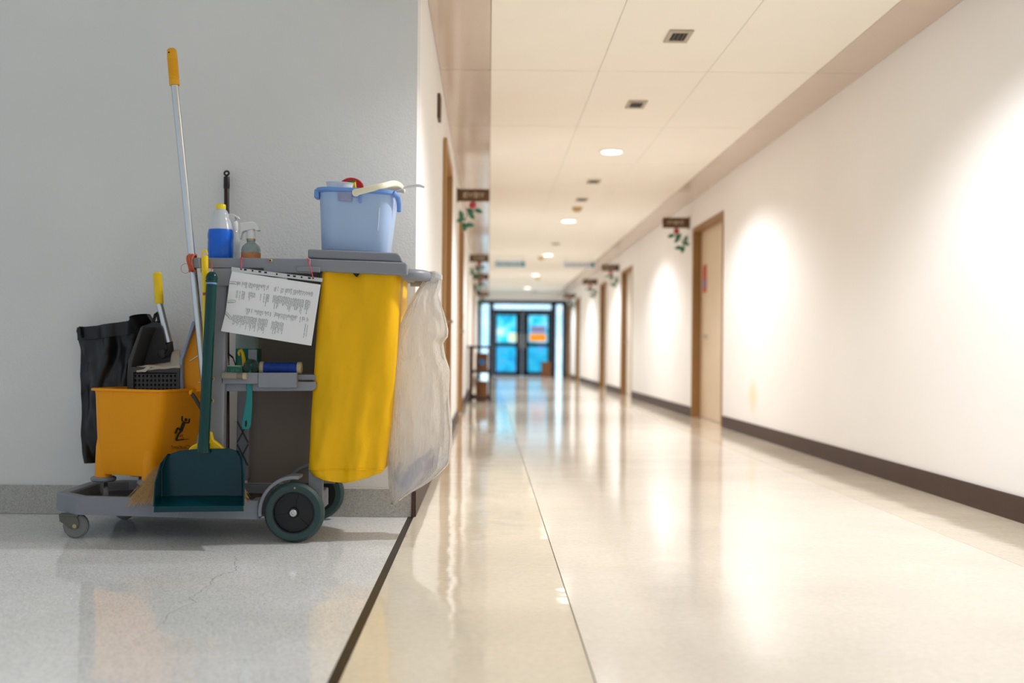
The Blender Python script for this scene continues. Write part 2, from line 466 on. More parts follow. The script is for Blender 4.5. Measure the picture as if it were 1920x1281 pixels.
for i, (a, b) in enumerate(DOORS_L):
    dn += 1
    words_ = ['nearest brown framed door in the left wall', 'second brown framed door in the left wall', 'third brown framed door far down the left wall'][i]
    d = thing('door_%d' % dn, (XL, (a+b)/2, 0), words_, 'door', kind='structure')
    fr = MB()
    for q, r in ((a-0.04, a+0.03), (b-0.03, b+0.04)): fr.box(XL-0.12, XL+0.022, q, r, 0, DH)
    fr.box(XL-0.12, XL+0.022, a+0.03, b-0.03, DH-0.04, DH+0.03)
    fr.build('door_frame', M_frame, d, smooth=0)
    lf = MB().box(XL-0.06, XL-0.02, a+0.032, b-0.032, 0.006, DH-0.042).build('door_leaf', M_frame, d, smooth=0)
    h = MB().lathe([(0.028, 0), (0.028, 0.008)], (XL-0.02, b-0.14, 0.9), (1, 0, 0), 16)
    h.tube([(XL-0.015, b-0.14, 0.9), (XL+0.03, b-0.14, 0.9), (XL+0.035, b-0.17, 0.9), (XL+0.035, b-0.27, 0.9)], 0.010, 8)
    h.build('handle', M_steel, lf)
# small notice on the wall past the second left door
o = MB().box(XL, XL+0.006, 12.6, 12.9, 1.06, 1.13).build('wall_notice', M_orange, smooth=0)
tag(o, 'small orange notice on the left wall past the second door', 'notice')
o = MB().box(XL, XL+0.018, 6.02, 6.16, 2.0, 2.14)
o = o.build('wall_plaque', mat('plaque_brown', (92, 66, 44), rough=0.5), bevel=0.004)
tag(o, 'small dark plaque high on left wall before the first door', 'plaque')

# glass entrance doors at the end of the corridor
M_dark = mat('dark_aluminium', (26, 38, 56), rough=0.35, metal=0.3, var=0.05)
def pane_mat(name, stops, scale, strength, seed):
    m = bpy.data.materials.new(name); m.use_nodes = True
    nt = m.node_tree; N = nt.nodes; L = nt.links; p = N['Principled BSDF']
    geo = N.new('ShaderNodeNewGeometry'); mp = N.new('ShaderNodeMapping'); mp.inputs['Location'].default_value = (seed, 0, seed*2)
    L.new(geo.outputs['Position'], mp.inputs['Vector'])
    n = N.new('ShaderNodeTexNoise'); n.inputs['Scale'].default_value = scale; n.inputs['Detail'].default_value = 3
    L.new(mp.outputs[0], n.inputs['Vector'])
    r = ramp(N, stops); L.new(n.outputs['Fac'], r.inputs[0])
    L.new(r.outputs[0], p.inputs['Emission Color']); L.new(r.outputs[0], p.inputs['Base Color'])
    p.inputs['Emission Strength'].default_value = strength; p.inputs['Roughness'].default_value = 0.15
    return m
cB, cT, cW, cV = rgb(20, 120, 220), rgb(0, 175, 205), rgb(215, 240, 255), rgb(120, 150, 225)
P_up = pane_mat('daylit_pane_upper', [(0.30, rgb(0, 130, 190)), (0.45, rgb(30, 190, 225)), (0.58, rgb(130, 210, 250)), (0.7, cW)], 2.6, 1.0, 3.1)
P_lo = pane_mat('daylit_pane_lower', [(0.3, rgb(10, 110, 190)), (0.5, rgb(0, 160, 200)), (0.62, rgb(60, 150, 225)), (0.75, cV)], 3.0, 0.9, 8.2)
P_top = pane_mat('daylit_pane_pale', [(0.3, rgb(150, 205, 235)), (0.7, cW)], 1.5, 1.3, 5.0)
ge = thing('door_%d' % (dn+1), (0.95, YE, 0), 'dark framed glass double doors with blue daylight at corridor end', 'door', kind='structure')
zt = W(980, 566, YE).z; zb = 0.0; zm = W(980, 646, YE).z; ztr = W(980, 584, YE).z
ex = lambda px: W(px, 640, YE).x
fm = MB()
for p0, p1 in ((917, 925), (1033, 1042)):
    fm.box(ex(p0), ex(p1), YE-0.06, YE+0.06, 0, zt)
fm.box(XL, XR, YE-0.06, YE+0.06, zt-0.07, zt+0.03)
fm.box(XL, XL+0.10, YE-0.06, YE+0.06, 0, zt-0.07); fm.box(ex(1054), XR, YE-0.06, YE+0.06, 0, zt-0.07)
fm.box(ex(925), ex(1033), YE-0.05, YE+0.05, ztr-0.04, ztr+0.05)
fm.build('door_frame', M_dark, ge, smooth=0)
for k, (p0, p1) in enumerate(((925, 979), (979, 1033))):
    x0, x1 = ex(p0)+0.006, ex(p1)-0.006
    lf = MB()
    stl = 0.17
    lf.box(x0, x0+(0.09 if k == 0 else stl), YE-0.03, YE+0.03, 0.01, ztr-0.045); lf.box(x1-(stl if k == 0 else 0.09), x1, YE-0.03, YE+0.03, 0.01, ztr-0.045)
    lf.box(x0+0.06, x1-0.06, YE-0.03, YE+0.03, 0.01, 0.13); lf.box(x0+0.06, x1-0.06, YE-0.03, YE+0.03, zm-0.06, zm+0.05)
    lf.box(x0+0.06, x1-0.06, YE-0.03, YE+0.03, ztr-0.11, ztr-0.045)
    lo = lf.build('door_leaf', M_dark, ge, smooth=0)
    MB().box(x0+0.05, x1-0.05, YE-0.008, YE+0.008, zm+0.03, ztr-0.09).build('pane', P_up, lo, smooth=0)
    MB().box(x0+0.05, x1-0.05, YE-0.008, YE+0.008, 0.11, zm-0.04).build('pane', P_lo, lo, smooth=0)
    hx = (x1-0.06) if k == 0 else (x0+0.06)
    MB().tube([(hx, YE-0.03, zm-0.12), (hx, YE-0.09, zm-0.10), (hx, YE-0.09, zm+0.28), (hx, YE-0.03, zm+0.30)], 0.018, 8).build('handle', M_steel, lo)
    MB().box(ex(p0)+0.01, ex(p1)-0.01, YE-0.008, YE+0.008, ztr+0.045, zt-0.065).build('pane', P_top, ge, smooth=0)
MB().box(XL+0.1, ex(917), YE-0.008, YE+0.008, 0.0, zt-0.07).build('pane', P_top, ge, smooth=0)
MB().box(ex(1042), ex(1054), YE-0.008, YE+0.008, 0.0, zt-0.07).build('pane', P_top, ge, smooth=0)
o = MB().box(XL-0.18, XR+0.18, YE-0.05, YE+0.1, zt+0.03, ZC+0.01).build('wall_end', M_wall, smooth=0)
struct(o, 'white wall strip above the glass doors', 'wall')
# posters on the glass, their weak glow stands for daylight behind
def glass_sign(px0, py0, px1, py1, m, label, name='door_sign'):
    a, b = W(px0, py1, YE-0.05), W(px1, py0, YE-0.05)
    o = MB().box(a.x, b.x, YE-0.046, YE-0.032, a.z, b.z).build(name, m, smooth=0)
    tag(o, label, 'sign'); return o
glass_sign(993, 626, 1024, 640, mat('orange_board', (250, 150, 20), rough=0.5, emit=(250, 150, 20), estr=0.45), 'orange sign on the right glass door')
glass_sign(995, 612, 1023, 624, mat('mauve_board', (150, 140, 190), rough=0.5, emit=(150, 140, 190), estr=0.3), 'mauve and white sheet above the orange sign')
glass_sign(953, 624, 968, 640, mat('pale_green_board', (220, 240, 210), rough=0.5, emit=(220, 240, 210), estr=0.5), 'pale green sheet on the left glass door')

# ------------------------------------------------------------------ ceiling fittings
M_lampring = mat('lamp_ring_white', (240, 238, 232), rough=0.4, var=0.0)
M_lens = mat('lamp_lens', (255, 252, 244), rough=0.4, var=0.0, emit=(255, 250, 240), estr=14.0)
def ring_prof(ri, ro, h): return [(ri, 0), (ro, 0), (ro, -h*0.5), (ri+0.004, -h), (ri, -h), (ri, 0)]
lamp_names = {4.06: 'round recessed ceiling light nearest to the cart, above the corridor floor', 8.76: 'nearest round recessed ceiling light in view', 13.4: 'second round recessed ceiling light in view',
              18.1: 'third round recessed ceiling light in view', 22.8: 'fourth round recessed ceiling light in view', 27.4: 'farthest round recessed ceiling light near glass doors', -0.64: 'round recessed ceiling light behind the camera'}
for y, lab in lamp_names.items():
    t = thing('ceiling_light', (1.0, y, ZC), lab, 'light', 'recessed corridor lights')
    MB().lathe(ring_prof(0.082, 0.105, 0.012), (1.0, y, ZC), (0, 0, 1), 28, cap=False).build('ring', M_lampring, t)
    MB().lathe([(0.0, -0.004), (0.05, -0.005), (0.081, -0.001)], (1.0, y, ZC), (0, 0, 1), 28, cap=False).build('lens', M_lens, t)
    ld = bpy.data.lights.new('downlight', 'SPOT'); ld.energy = LAMP_W; ld.color = (0.98, 0.985, 1.0)
    ld.spot_size = math.radians(146); ld.spot_blend = 0.45; ld.shadow_soft_size = 0.055
    lo = bpy.data.objects.new('downlight', ld); col.objects.link(lo); lo.parent = t; lo.location = (0, 0, -0.03)
M_vent = mat('vent_grey', (176, 164, 146), rough=0.5); M_ventd = mat('vent_dark', (38, 34, 28), rough=0.7)
for (px, py), lab in {(1272, 67): 'nearest square louvred ceiling vent', (1193, 195): 'second square louvred ceiling vent', (1113, 340): 'third small ceiling vent past the first light', (1091, 374): 'fourth small ceiling vent down the corridor', (1042, 457): 'fifth small ceiling vent beyond the second light', (1003, 546): 'farthest ceiling vent near the glass doors'}.items():
    v = VY-py+(px-VX)*ROLL; y = (ZC-H)*F/v; x = W(px, py, y).x
    t = thing('ceiling_vent', (x, y, ZC), lab, 'vent', 'ceiling vents')
    hw, hl = 0.062, 0.105
    m = MB(); m.box(x-hw, x+hw, y-hl, y-hl+0.035, ZC-0.008, ZC-0.0005); m.box(x-hw, x+hw, y+hl-0.035, y+hl, ZC-0.008, ZC-0.0005)
    m.box(x-hw, x-hw+0.022, y-hl+0.035, y+hl-0.035, ZC-0.008, ZC-0.0005); m.box(x+hw-0.022, x+hw, y-hl+0.035, y+hl-0.035, ZC-0.008, ZC-0.0005)
    m.build('frame', M_vent, t, smooth=0)
    MB().box(x-hw+0.022, x+hw-0.022, y-hl+0.035, y+hl-0.035, ZC-0.003, ZC-0.0005).build('backing', M_ventd, t, smooth=0)
    for k in range(3):
        xx = x-0.022+0.022*k
        MB().obox((xx, y, ZC-0.0055), (0.0035, 0, 0.001), (0, hl-0.035, 0), (0, 0, 0.0012)).build('slat', mat('vent_slat', (84, 76, 64), rough=0.6), t, smooth=0)
M_smoke = mat('smoke_detector', (196, 170, 120), rough=0.5)
for (px, py), lab in {(1082, 389): 'tan round smoke detector past the vents', (1015, 466+16): 'small tan smoke detector farther down the ceiling', (1008, 520): 'farthest tan smoke detector on the ceiling'}.items():
    v = VY-py+(px-VX)*ROLL; y = (ZC-H)*F/v; x = W(px, py, y).x
    o = MB().lathe([(0.0, -0.05), (0.03, -0.05), (0.05, -0.035), (0.058, -0.012), (0.06, 0)], (x, y, ZC), (0, 0, 1), 20).build('smoke_detector', M_smoke)
    tag(o, lab, 'detector', 'smoke detectors')

# ------------------------------------------------------------------ brown signs with flower sprigs on both walls
M_board = mat('sign_brown', (96, 66, 42), rough=0.5, var=0.1)
M_letter = mat('sign_letter', (222, 206, 178), rough=0.5, var=0)
M_leafg = mat('sprig_green', (56, 120, 92), rough=0.6, var=0.15)
M_rose = mat('sprig_red', (176, 54, 62), rough=0.6, var=0.15)
M_stem = mat('sprig_stem', (60, 96, 60), rough=0.6)
def door_sign(side, y, i):
    ordn = ['nearest', 'second', 'third', 'farthest'][i]
    x0, x1 = (XR-0.295, XR-0.012) if side > 0 else (XL+0.012, XL+0.30)
    cx = (x0+x1)/2; zc = 2.118; hh = 0.057
    wallx = XR if side > 0 else XL
    t = thing('door_sign', (cx, y, zc-hh), '%s brown projecting room sign with flower sprig on the %s wall' % (ordn, 'right' if side > 0 else 'left'), 'sign', 'brown projecting room signs')
    MB().box(x0, x1, y-0.012, y+0.012, zc-hh, zc+hh).build('board', M_board, t, bevel=0.004)
    MB().box(min(wallx, x0 if side < 0 else x1), max(wallx, x0 if side < 0 else x1), y-0.02, y+0.02, zc-hh-0.01, zc+hh+0.01).build('bracket', M_board, t, smooth=0)
    m = MB(); x = x0+0.05; random.seed(40+i+10*(side > 0))
    while x < x1-0.06:
        wd = random.uniform(0.010, 0.020); h1 = random.uniform(0.016, 0.026)
        m.box(x, x+wd*0.35, y-0.0145, y-0.012, zc-h1, zc+h1); m.box(x, x+wd, y-0.0145, y-0.012, zc+h1*0.6, zc+h1)
        if random.random() < 0.6: m.box(x+wd*0.65, x+wd, y-0.0145, y-0.012, zc-h1, zc+h1*0.5)
        x += wd+0.008
    m.build('lettering', M_letter, t, smooth=0)
    # sprig: bent stem, leaves, one red bloom
    s = 1 if side > 0 else -1
    bx = cx+0.0*s
    pts = [Vector((bx+s*0.0, y, zc-hh)), Vector((bx+s*0.02, y, zc-hh-0.06)), Vector((bx+s*0.07, y, zc-hh-0.13)), Vector((bx+s*0.085, y, zc-hh-0.20)), Vector((bx+s*0.05, y, zc-hh-0.245))]
    MB().tube(pts, 0.005, 6).build('stem', M_stem, t)
    b = Vector((bx+s*0.01, y-0.008, zc-hh-0.035))
    MB().lathe([(0.0, -0.034), (0.016, -0.03), (0.034, -0.01), (0.033, 0.012), (0.02, 0.028), (0.0, 0.032)], b, (0.3*s, 0, 1), 12).build('flower', M_rose, t)
    for (dx, dz, an) in ((-0.045, -0.085, 200), (0.035, -0.085, 20), (0.02, -0.13, 230), (0.115, -0.12, 70), (0.12, -0.17, -20), (0.035, -0.215, 190), (0.085, -0.235, 250)):
        c = Vector((bx+s*dx, y, zc-hh+dz)); a = math.radians(an)
        d = Vector((math.cos(a)*s, 0, math.sin(a))); n = Vector((-d.z, 0, d.x))
        L_, W_ = 0.046, 0.023
        ring = [(-1, 0), (-0.5, 0.8), (0.1, 1), (0.6, 0.6), (1, 0), (0.6, -0.6), (0.1, -1), (-0.5, -0.8)]
        MB().prism([c+d*(L_*p)+n*(W_*q)+Vector((0, 0.006*abs(q), 0)) for p, q in ring], (0, 0.004, 0)).build('leaf', M_leafg, t)
for i, y in enumerate((11.72, 18.0, 21.6, 27.0)): door_sign(1, y, i)
for i, y in enumerate((9.8, 16.4, 20.4, 26.6)): door_sign(-1, y, i)

# ------------------------------------------------------------------ hanging boards under the ceiling
M_lblue = mat('pale_blue_board', (190, 214, 226), rough=0.5)
M_wboard = mat('white_board', (226, 228, 232), rough=0.5)
M_navy = mat('navy_letter', (50, 78, 120), rough=0.5, var=0)
M_teal_l = mat('teal_letter', (60, 140, 150), rough=0.5, var=0)
def hang_sign(x0, x1, y, zc, m, lab, seedv):
    t = thing('hanging_sign', ((x0+x1)/2, y, zc-0.06), lab, 'sign', 'signs hung from the corridor ceiling')
    MB().box(x0, x1, y-0.01, y+0.01, zc-0.06, zc+0.06).build('board', m, t, smooth=0)
    for x in (x0+0.06, x1-0.06): MB().tube([(x, y, zc+0.06), (x, y, ZC)], 0.004, 6).build('rod', M_steel, t)
    random.seed(seedv); q = MB(); x = x0+0.04
    while x < x1-0.08:
        wd = random.uniform(0.02, 0.04); h1 = random.uniform(0.022, 0.034)
        q.box(x, x+wd*0.3, y-0.013, y-0.01, zc-h1, zc+h1); q.box(x+wd*0.3, x+wd, y-0.013, y-0.01, zc-h1, zc-h1*0.5)
        x += wd+0.012
    q.build('lettering', M_navy, t, smooth=0)
    MB().box(x1-0.075, x1-0.02, y-0.013, y-0.01, zc-0.04, zc+0.04).build('symbol', M_teal_l, t, smooth=0)
hang_sign(0.10, 0.64, 18.6, 2.215, M_lblue, 'pale blue board hung from the ceiling, left of two', 3)
hang_sign(1.29, 1.86, 18.6, 2.215, M_wboard, 'white board with blue marks hung from ceiling, right of two', 9)

# ------------------------------------------------------------------ rack against the left wall, boxes
M_rack = mat('rack_dark', (52, 42, 40), rough=0.5, var=0.1)
ry0, ry1, rx0, rx1 = 14.3, 15.2, XL+0.045, 0.04
t = thing('metal_rack', ((rx0+rx1)/2, ry0+0.45, 0), 'dark open two tier rack standing against the left wall', 'rack')
for x in (rx0, rx1-0.035):
    for y in (ry0, ry1-0.035): MB().box(x, x+0.035, y, y+0.035, 0, 0.73).build('leg', M_rack, t, smooth=0)
MB().box(rx0-0.02, rx1+0.02, ry0-0.02, ry1+0.02, 0.73, 0.762).build('top', M_rack, t, bevel=0.004)
MB().box(rx0, rx1, ry0, ry1, 0.395, 0.425).build('shelf', M_rack, t, bevel=0.003)
MB().box(rx0, rx1, ry0, ry0+0.03, 0.04, 0.075).build('stretcher', M_rack, t, smooth=0)
MB().box(rx0, rx1, ry1-0.03, ry1, 0.04, 0.075).build('stretcher', M_rack, t, smooth=0)
M_card = mat('cardboard', (122, 80, 48), rough=0.8, var=0.1)
M_spot = mat('blue_spot', (40, 130, 200), rough=0.5)
def carton(x0, x1, y0, y1, z0, z1, lab, spot):
    t = thing('cardboard_box', ((x0+x1)/2, (y0+y1)/2, z0), lab, 'box')
    MB().box(x0, x1, y0, y1, z0, z1-0.004).build('body', M_card, t, bevel=0.003)
    MB().box(x0, (x0+x1)/2-0.001, y0, y1, z1-0.004, z1).build('flap', M_card, t, smooth=0)
    MB().box((x0+x1)/2+0.001, x1, y0, y1, z1-0.004, z1).build('flap', M_card, t, smooth=0)
    if spot: MB().lathe([(0.0, 0), (0.04, 0), (0.04, 0.003)], ((x0+x1)/2, y0, (z0+z1)/2), (0, -1, 0), 20).build('sticker', M_spot, t)
carton(rx0+0.09, rx1-0.04, 14.5, 14.95, 0.425, 0.66, 'brown box with blue round sticker on the rack shelf', True)
carton(rx0+0.09, rx1-0.04, 14.45, 14.95, 0.0, 0.27, 'brown box on the floor under the rack', False)
# brown furniture seen by the right half of the glass doors
a = W(1015, 700, 29.6)
carton(a.x, a.x+0.27, 29.4, 29.75, 0.0, 0.42, 'brown box on the floor before the right glass door', False)

# ================================================================== the cleaning cart
M_grey = mat('cart_grey_plastic', (134, 138, 147), rough=0.42, var=0.04, vscale=8, bump=0.02, bscale=200)
M_greyd = mat('cart_dark_plastic', (66, 64, 64), rough=0.6, var=0.06)
M_panel = mat('shade_panel_taupe', (138, 128, 119), rough=0.55, var=0.06)
M_teal = mat('tyre_teal', (42, 66, 65), rough=0.55, var=0.08)
M_hub = mat('hub_black', (13, 13, 15), rough=0.5, var=0.1)
M_brass = mat('bolt_brass', (176, 156, 116), rough=0.35, metal=0.8)
M_rubber = mat('caster_rubber', (120, 121, 120), rough=0.6)

YN, YF = 3.785, 4.275
cart = thing('cleaning_cart', (-1.02, 4.03, 0), 'grey plastic cleaning cart with teal wheels parked against the wall', 'cart')
TX = -1.14
def tz(x): return -0.016*(x-TX)
XA = W(104, 950, 3.87).x; XB = W(143, 946, YN).x; XC = W(485, 950, YN).x; XD = XC+0.185
outer = [(XB, YN), (XC, YN), (XC, YN+0.068), (XD, YN+0.068), (XD, YF-0.068), (XC, YF-0.068), (XC, YF), (XB, YF), (XA, YF-0.09), (XA, YN+0.09)]
inner = [(XB+0.03, YN+0.028), (XC-0.03, YN+0.028), (XC-0.03, YN+0.096), (XD-0.03, YN+0.096), (XD-0.03, YF-0.096), (XC-0.03, YF-0.096), (XC-0.03, YF-0.028), (XB+0.03, YF-0.028), (XA+0.05, YF-0.10), (XA+0.05, YN+0.10)]
R3 = lambda pts, z: [(x, y, z+tz(x)) for x, y in pts]
rim = MB()
A, B, C_, D = R3(outer, 0.083), R3(outer, 0.149), R3(inner, 0.149), R3(inner, 0.083)
rim.loft([A, B, C_, D, A], False, False)
rim.build('platform', M_grey, cart, bevel=0.006)
MB().prism(R3(inner, 0.098), (0, 0, 0.014)).build('platform_tray', M_greyd, cart)
TRAY = 0.114
# uprights
def upright(pts, Y, name='upright'):
    return MB().pxprism(pts, Y, 0.045).build(name, M_grey, cart, bevel=0.004)
post = [W(x, y, 3.80) for x, y in ((399, 503), (425, 503), (417, 927), (391, 927))]
MB().prism(post, (0, 0.045, 0)).build('upright', M_grey, cart, bevel=0.007)
fp = MB().prism([p+Vector((0, 0.405, 0)) for p in post], (0, 0.045, 0)).build('upright', M_grey, cart, bevel=0.006)
# cross braces moulded on the far upright
q = MB(); yy = 4.203
xm = post[2].x
for z0 in (0.22, 0.31):
    q.obox((xm-0.022, yy, z0+0.045), (0.022, 0, 0.042), (0, 0.002, 0), (0.002, 0, -0.002)); q.obox((xm-0.022, yy, z0+0.045), (0.022, 0, -0.042), (0, 0.002, 0), (0.002, 0, 0.002))
q.build('brace', M_greyd, cart)
rp = [W(x, y, 3.855) for x, y in ((600, 512), (618, 512), (618, 900), (600, 900))]
MB().prism(rp, (0, 0.04, 0)).build('upright', M_grey, cart, bevel=0.005)
MB().prism([p+Vector((0, 0.31, 0)) for p in rp], (0, 0.04, 0)).build('upright', M_grey, cart, bevel=0.005)
# top frame
rail = [W(x, y, 3.795) for x, y in ((353, 483), (582, 485), (582, 513), (556, 512), (494, 511), (494, 503), (353, 502))]
MB().prism(rail, (0, 0.03, 0)).build('side_rail', M_grey, cart, bevel=0.003)
MB().prism([p+Vector((0, 0.445, 0)) for p in rail], (0, 0.03, 0)).build('side_rail', M_grey, cart, bevel=0.003)
xe, ze0, ze1 = rail[0].x, rail[6].z, rail[0].z
MB().box(xe+0.055, xe+0.085, 3.826, 4.24, ze0+0.004, ze1-0.004).build('end_rail', M_grey, cart, bevel=0.003)
SHELF_T = 0.985
MB().box(xe+0.086, rail[1].x-0.004, 3.826, 4.239, SHELF_T-0.018, SHELF_T).build('top_tray', M_grey, cart, bevel=0.003)
MB().pxprism([(400, 503), (441, 503), (437, 512), (429, 536), (400, 536)], 3.792, 0.007).build('corner_bracket', M_grey, cart, bevel=0.002)
MB().pxprism([(556, 500), (600, 501), (600, 511), (556, 509)], 3.789, 0.006).build('rail_cover', M_grey, cart, bevel=0.002)
def bolt(px, py, Y, r=0.0075):
    c = W(px, py, Y)
    b = MB().lathe([(r, 0), (r, 0.003), (r*0.75, 0.005), (0.0, 0.005)], c, (0, -1, 0), 16).build('bolt', M_brass, cart)
    MB().lathe([(r*0.42, 0.0045), (r*0.42, 0.0062), (0, 0.0062)], c, (0, -1, 0), 6).build('bolt_socket', M_hub, b)
bolt(507, 489, 3.795); bolt(398, 711, 3.80, 0.009); bolt(397, 751, 3.80, 0.009)
# bag lid, two steps
MB().pxprism([(577, 485), (761, 492), (764, 496), (764, 517), (602, 509), (577, 503)], 3.80, 0.46).build('lid_base', M_grey, cart, bevel=0.007, bseg=3)
MB().pxprism([(577, 467), (744, 474), (751, 479), (755, 492), (577, 484)], 3.825, 0.41).build('lid', M_grey, cart, bevel=0.006, bseg=3)
# push handle, a loop round the right end
hz = W(782, 508, 3.88).z; hx = W(757, 508, 3.86).x
pth = [(hx, 3.845), (hx+0.035, 3.85), (hx+0.068, 3.88), (hx+0.082, 3.94), (hx+0.086, 4.03), (hx+0.082, 4.12), (hx+0.068, 4.18), (hx+0.035, 4.21), (hx, 4.215)]
def cr(ps, k=4):
    out = []
    for i in range(len(ps)-1):
        p0, p1, p2, p3 = ps[max(i-1, 0)], ps[i], ps[i+1], ps[min(i+2, len(ps)-1)]
        for s in range(k):
            t = s/k
            out.append(tuple(0.5*((2*b)+(-a+c)*t+(2*a-5*b+4*c-d)*t*t+(-a+3*b-3*c+d)*t**3) for a, b, c, d in zip(p0, p1, p2, p3)))
    out.append(tuple(ps[-1])); return out
MB().tube([(x, y, hz+tz(x)*1.2) for x, y in cr(pth)], 0.021, 14, flat=(1.0, 1.0)).build('push_handle', M_grey, cart)
b0 = W(770, 519, 3.87)
MB().pxprism([(757, 517), (790, 518), (784, 522), (775, 524)], 3.88, 0.1).build('handle_bracket', M_greyd, cart)
# middle shelf
zs = 0.592
sx0, sx1 = W(415, 710, 3.825).x, W(593, 722, 3.825).x
MB().box(sx0, sx1, 3.838, 4.235, zs-0.02, zs).build('shelf', M_grey, cart, bevel=0.003)
MB().pxprism([(415, 716), (593, 716), (593, 727), (586, 733), (415, 734)], 3.826, 0.011).build('shelf_lip', M_grey, cart, bevel=0.002)
MB().pxprism([(415, 699), (484, 699), (484, 720), (415, 720)], 3.800, 0.008).build('shelf_front', M_grey, cart, bevel=0.002)
MB().pxprism([(484, 699), (556, 699), (556, 727), (484, 727)], 3.796, 0.028).build('shelf_front', M_grey, cart, bevel=0.002)
# panel added between far upright and bag, its taupe stands for shaded wall
MB().box(post[0].x+0.03, sx1+0.01, 4.245, 4.258, 0.15, 0.96).build('shade_panel', M_panel, cart, bevel=0.002)
# big wheels
def big_wheel(cx, y_out, R, s):
    """y_out: outer face; s=-1 faces the camera"""
    c = (cx, y_out, R); ax = (0, s, 0)
    ty = MB().lathe([(R*0.70, -0.002), (R*0.74, 0.0), (R*0.90, 0.0), (R*0.98, -0.008), (R, -0.018), (R, -0.028), (R*0.98, -0.038), (R*0.90, -0.045), (R*0.70, -0.045), (R*0.70, -0.002)], c, ax, 56, cap=False).build('wheel', M_teal, cart)
    MB().lathe([(R*0.715, -0.003), (R*0.66, -0.003), (R*0.64, -0.012), (R*0.18, -0.008), (R*0.16, -0.002), (0.0, -0.002)], c, ax, 48, cap=False).build('hub_disc', M_hub, ty)
    MB().lathe([(R*0.715, -0.042), (0.0, -0.042)], c, ax, 48, cap=False).build('hub_back', M_hub, ty)
    for a in (80, 192, 316):
        d = Vector((math.cos(math.radians(a)), 0, math.sin(math.radians(a))))
        n = Vector((-d.z, 0, d.x))
        MB().obox(Vector(c)+d*(R*0.42)-Vector(ax)*0.009, d*(R*0.24), n*0.0022, Vector(ax)*0.003).build('hub_rib', M_hub, ty)
    MB().lathe([(0.0125, -0.003), (0.0125, 0.004), (0.009, 0.006), (0.006, 0.006), (0.005, 0.003), (0.0, 0.003)], c, ax, 20).build('axle_cap', M_steel, ty)
    return ty
wc = W(550, 962, 3.752); R = wc.z
wn = big_wheel(wc.x, 3.752, R, -1)
MB().lathe([(0.004, 0), (0.003, 0.003), (0, 0.003)], (wc.x+0.004, 3.752, R*1.82), (0, -1, 0), 10).build('valve', M_brass, wn)
big_wheel(wc.x, 4.308, R, 1)
MB().tube([(wc.x, 3.79, R), (wc.x, 4.27, R)], 0.008, 10).build('axle', M_greyd, cart)
for y0, sgn in ((3.768, 1), (4.292, -1)):
    ring = []
    for k in range(25):
        a = math.radians(188-k*(188-83)/24)
        ca, sa = math.cos(a), math.sin(a)
        r0, r1 = R*1.08, R*1.20
        y1 = y0+sgn*0.085
        ring.append([(wc.x+ca*r, y, R+sa*r) for r, y in ((r0, y0), (r1, y0), (r1, y1), (r0, y1))])
    MB().loft(ring).build('fender', M_grey, cart, bevel=0.002)
MB().pxprism([(578, 868), (606, 868), (606, 940), (598, 955), (578, 950)], 3.842, 0.013).build('wheel_bracket', M_grey, cart, bevel=0.003)
# front casters
def caster(px, py, Y, rad, parent, top, dirx=-0.25, name='caster', rmat=M_rubber):
    c = W(px, py, Y); c.z = top[1]+rad if isinstance(top, tuple) else rad
    floor_z = top[1] if isinstance(top, tuple) else 0.0
    ztop = top[0] if isinstance(top, tuple) else top
    cx = c.x
    wv = MB().lathe([(rad*0.62, -0.010), (rad*0.86, -0.011), (rad, -0.006), (rad, 0.006), (rad*0.86, 0.011), (rad*0.62, 0.010), (rad*0.55, 0.006), (rad*0.2, 0.006), (rad*0.2, 0.011), (0, 0.011)], c, (0, 1, 0), 30).build(name, rmat, parent)
    for s in (-1, 1):
        MB().prism([Vector((cx, 0, c.z))+Vector((dx*rad, Y+s*0.0135, dz*rad)) for dx, dz in ((-0.25, -0.2), (0.25, -0.2), (0.35, 0.3), (0.1, (ztop-c.z)/rad-0.12), (-1.25, (ztop-c.z)/rad-0.12), (-1.2, (ztop-c.z)/rad-0.6))], (0, s*0.002, 0)).build('fork', M_steel_d, wv)
    MB().box(cx-1.25*rad, cx+0.3*rad, Y-0.017, Y+0.017, ztop-0.011, ztop-0.001).build('fork_plate', M_steel_d, wv, bevel=0.002)
    MB().tube([(cx, Y-0.018, c.z), (cx, Y+0.018, c.z)], rad*0.17, 10).build('axle_bolt', M_brass, wv)
M_steel_d = mat('caster_steel', (104, 101, 92), rough=0.4, metal=0.7, var=0.15, vscale=40)
caster(143, 990, 3.815, 0.045, cart, 0.089)
caster(143-(-0)+91, 978, 4.245, 0.045, cart, 0.089)

# ------------------------------------------------------------------ things tied to the cart
M_twine = mat('orange_twine', (196, 98, 72), rough=0.8, var=0.2, vscale=60)
tw = thing('twine', (xe, 3.81, ze0), 'orange twine wound round the left end of the cart rail', 'twine')
for k in range(6):
    x = xe+0.001+0.0034*k; pts = []
    for a in range(20):
        t = 2*math.pi*a/20
        pts.append((x+0.004*math.sin(t*2+k), 3.81+0.024*math.cos(t), (ze0+ze1)/2+(0.0305 if k % 2 else 0.028)*math.sin(t)))
    MB().tube(pts, 0.0034, 6, closed=True).build('strand', M_twine, tw)
pts = [(xe+0.004+0.016*math.cos(t)-0.01, 3.782, ze0-0.004+0.017*math.sin(t)) for t in [math.pi*2*k/20 for k in range(20)]]
MB().tube(pts, 0.0008, 5, closed=True).build('loose_loop', M_twine, tw)

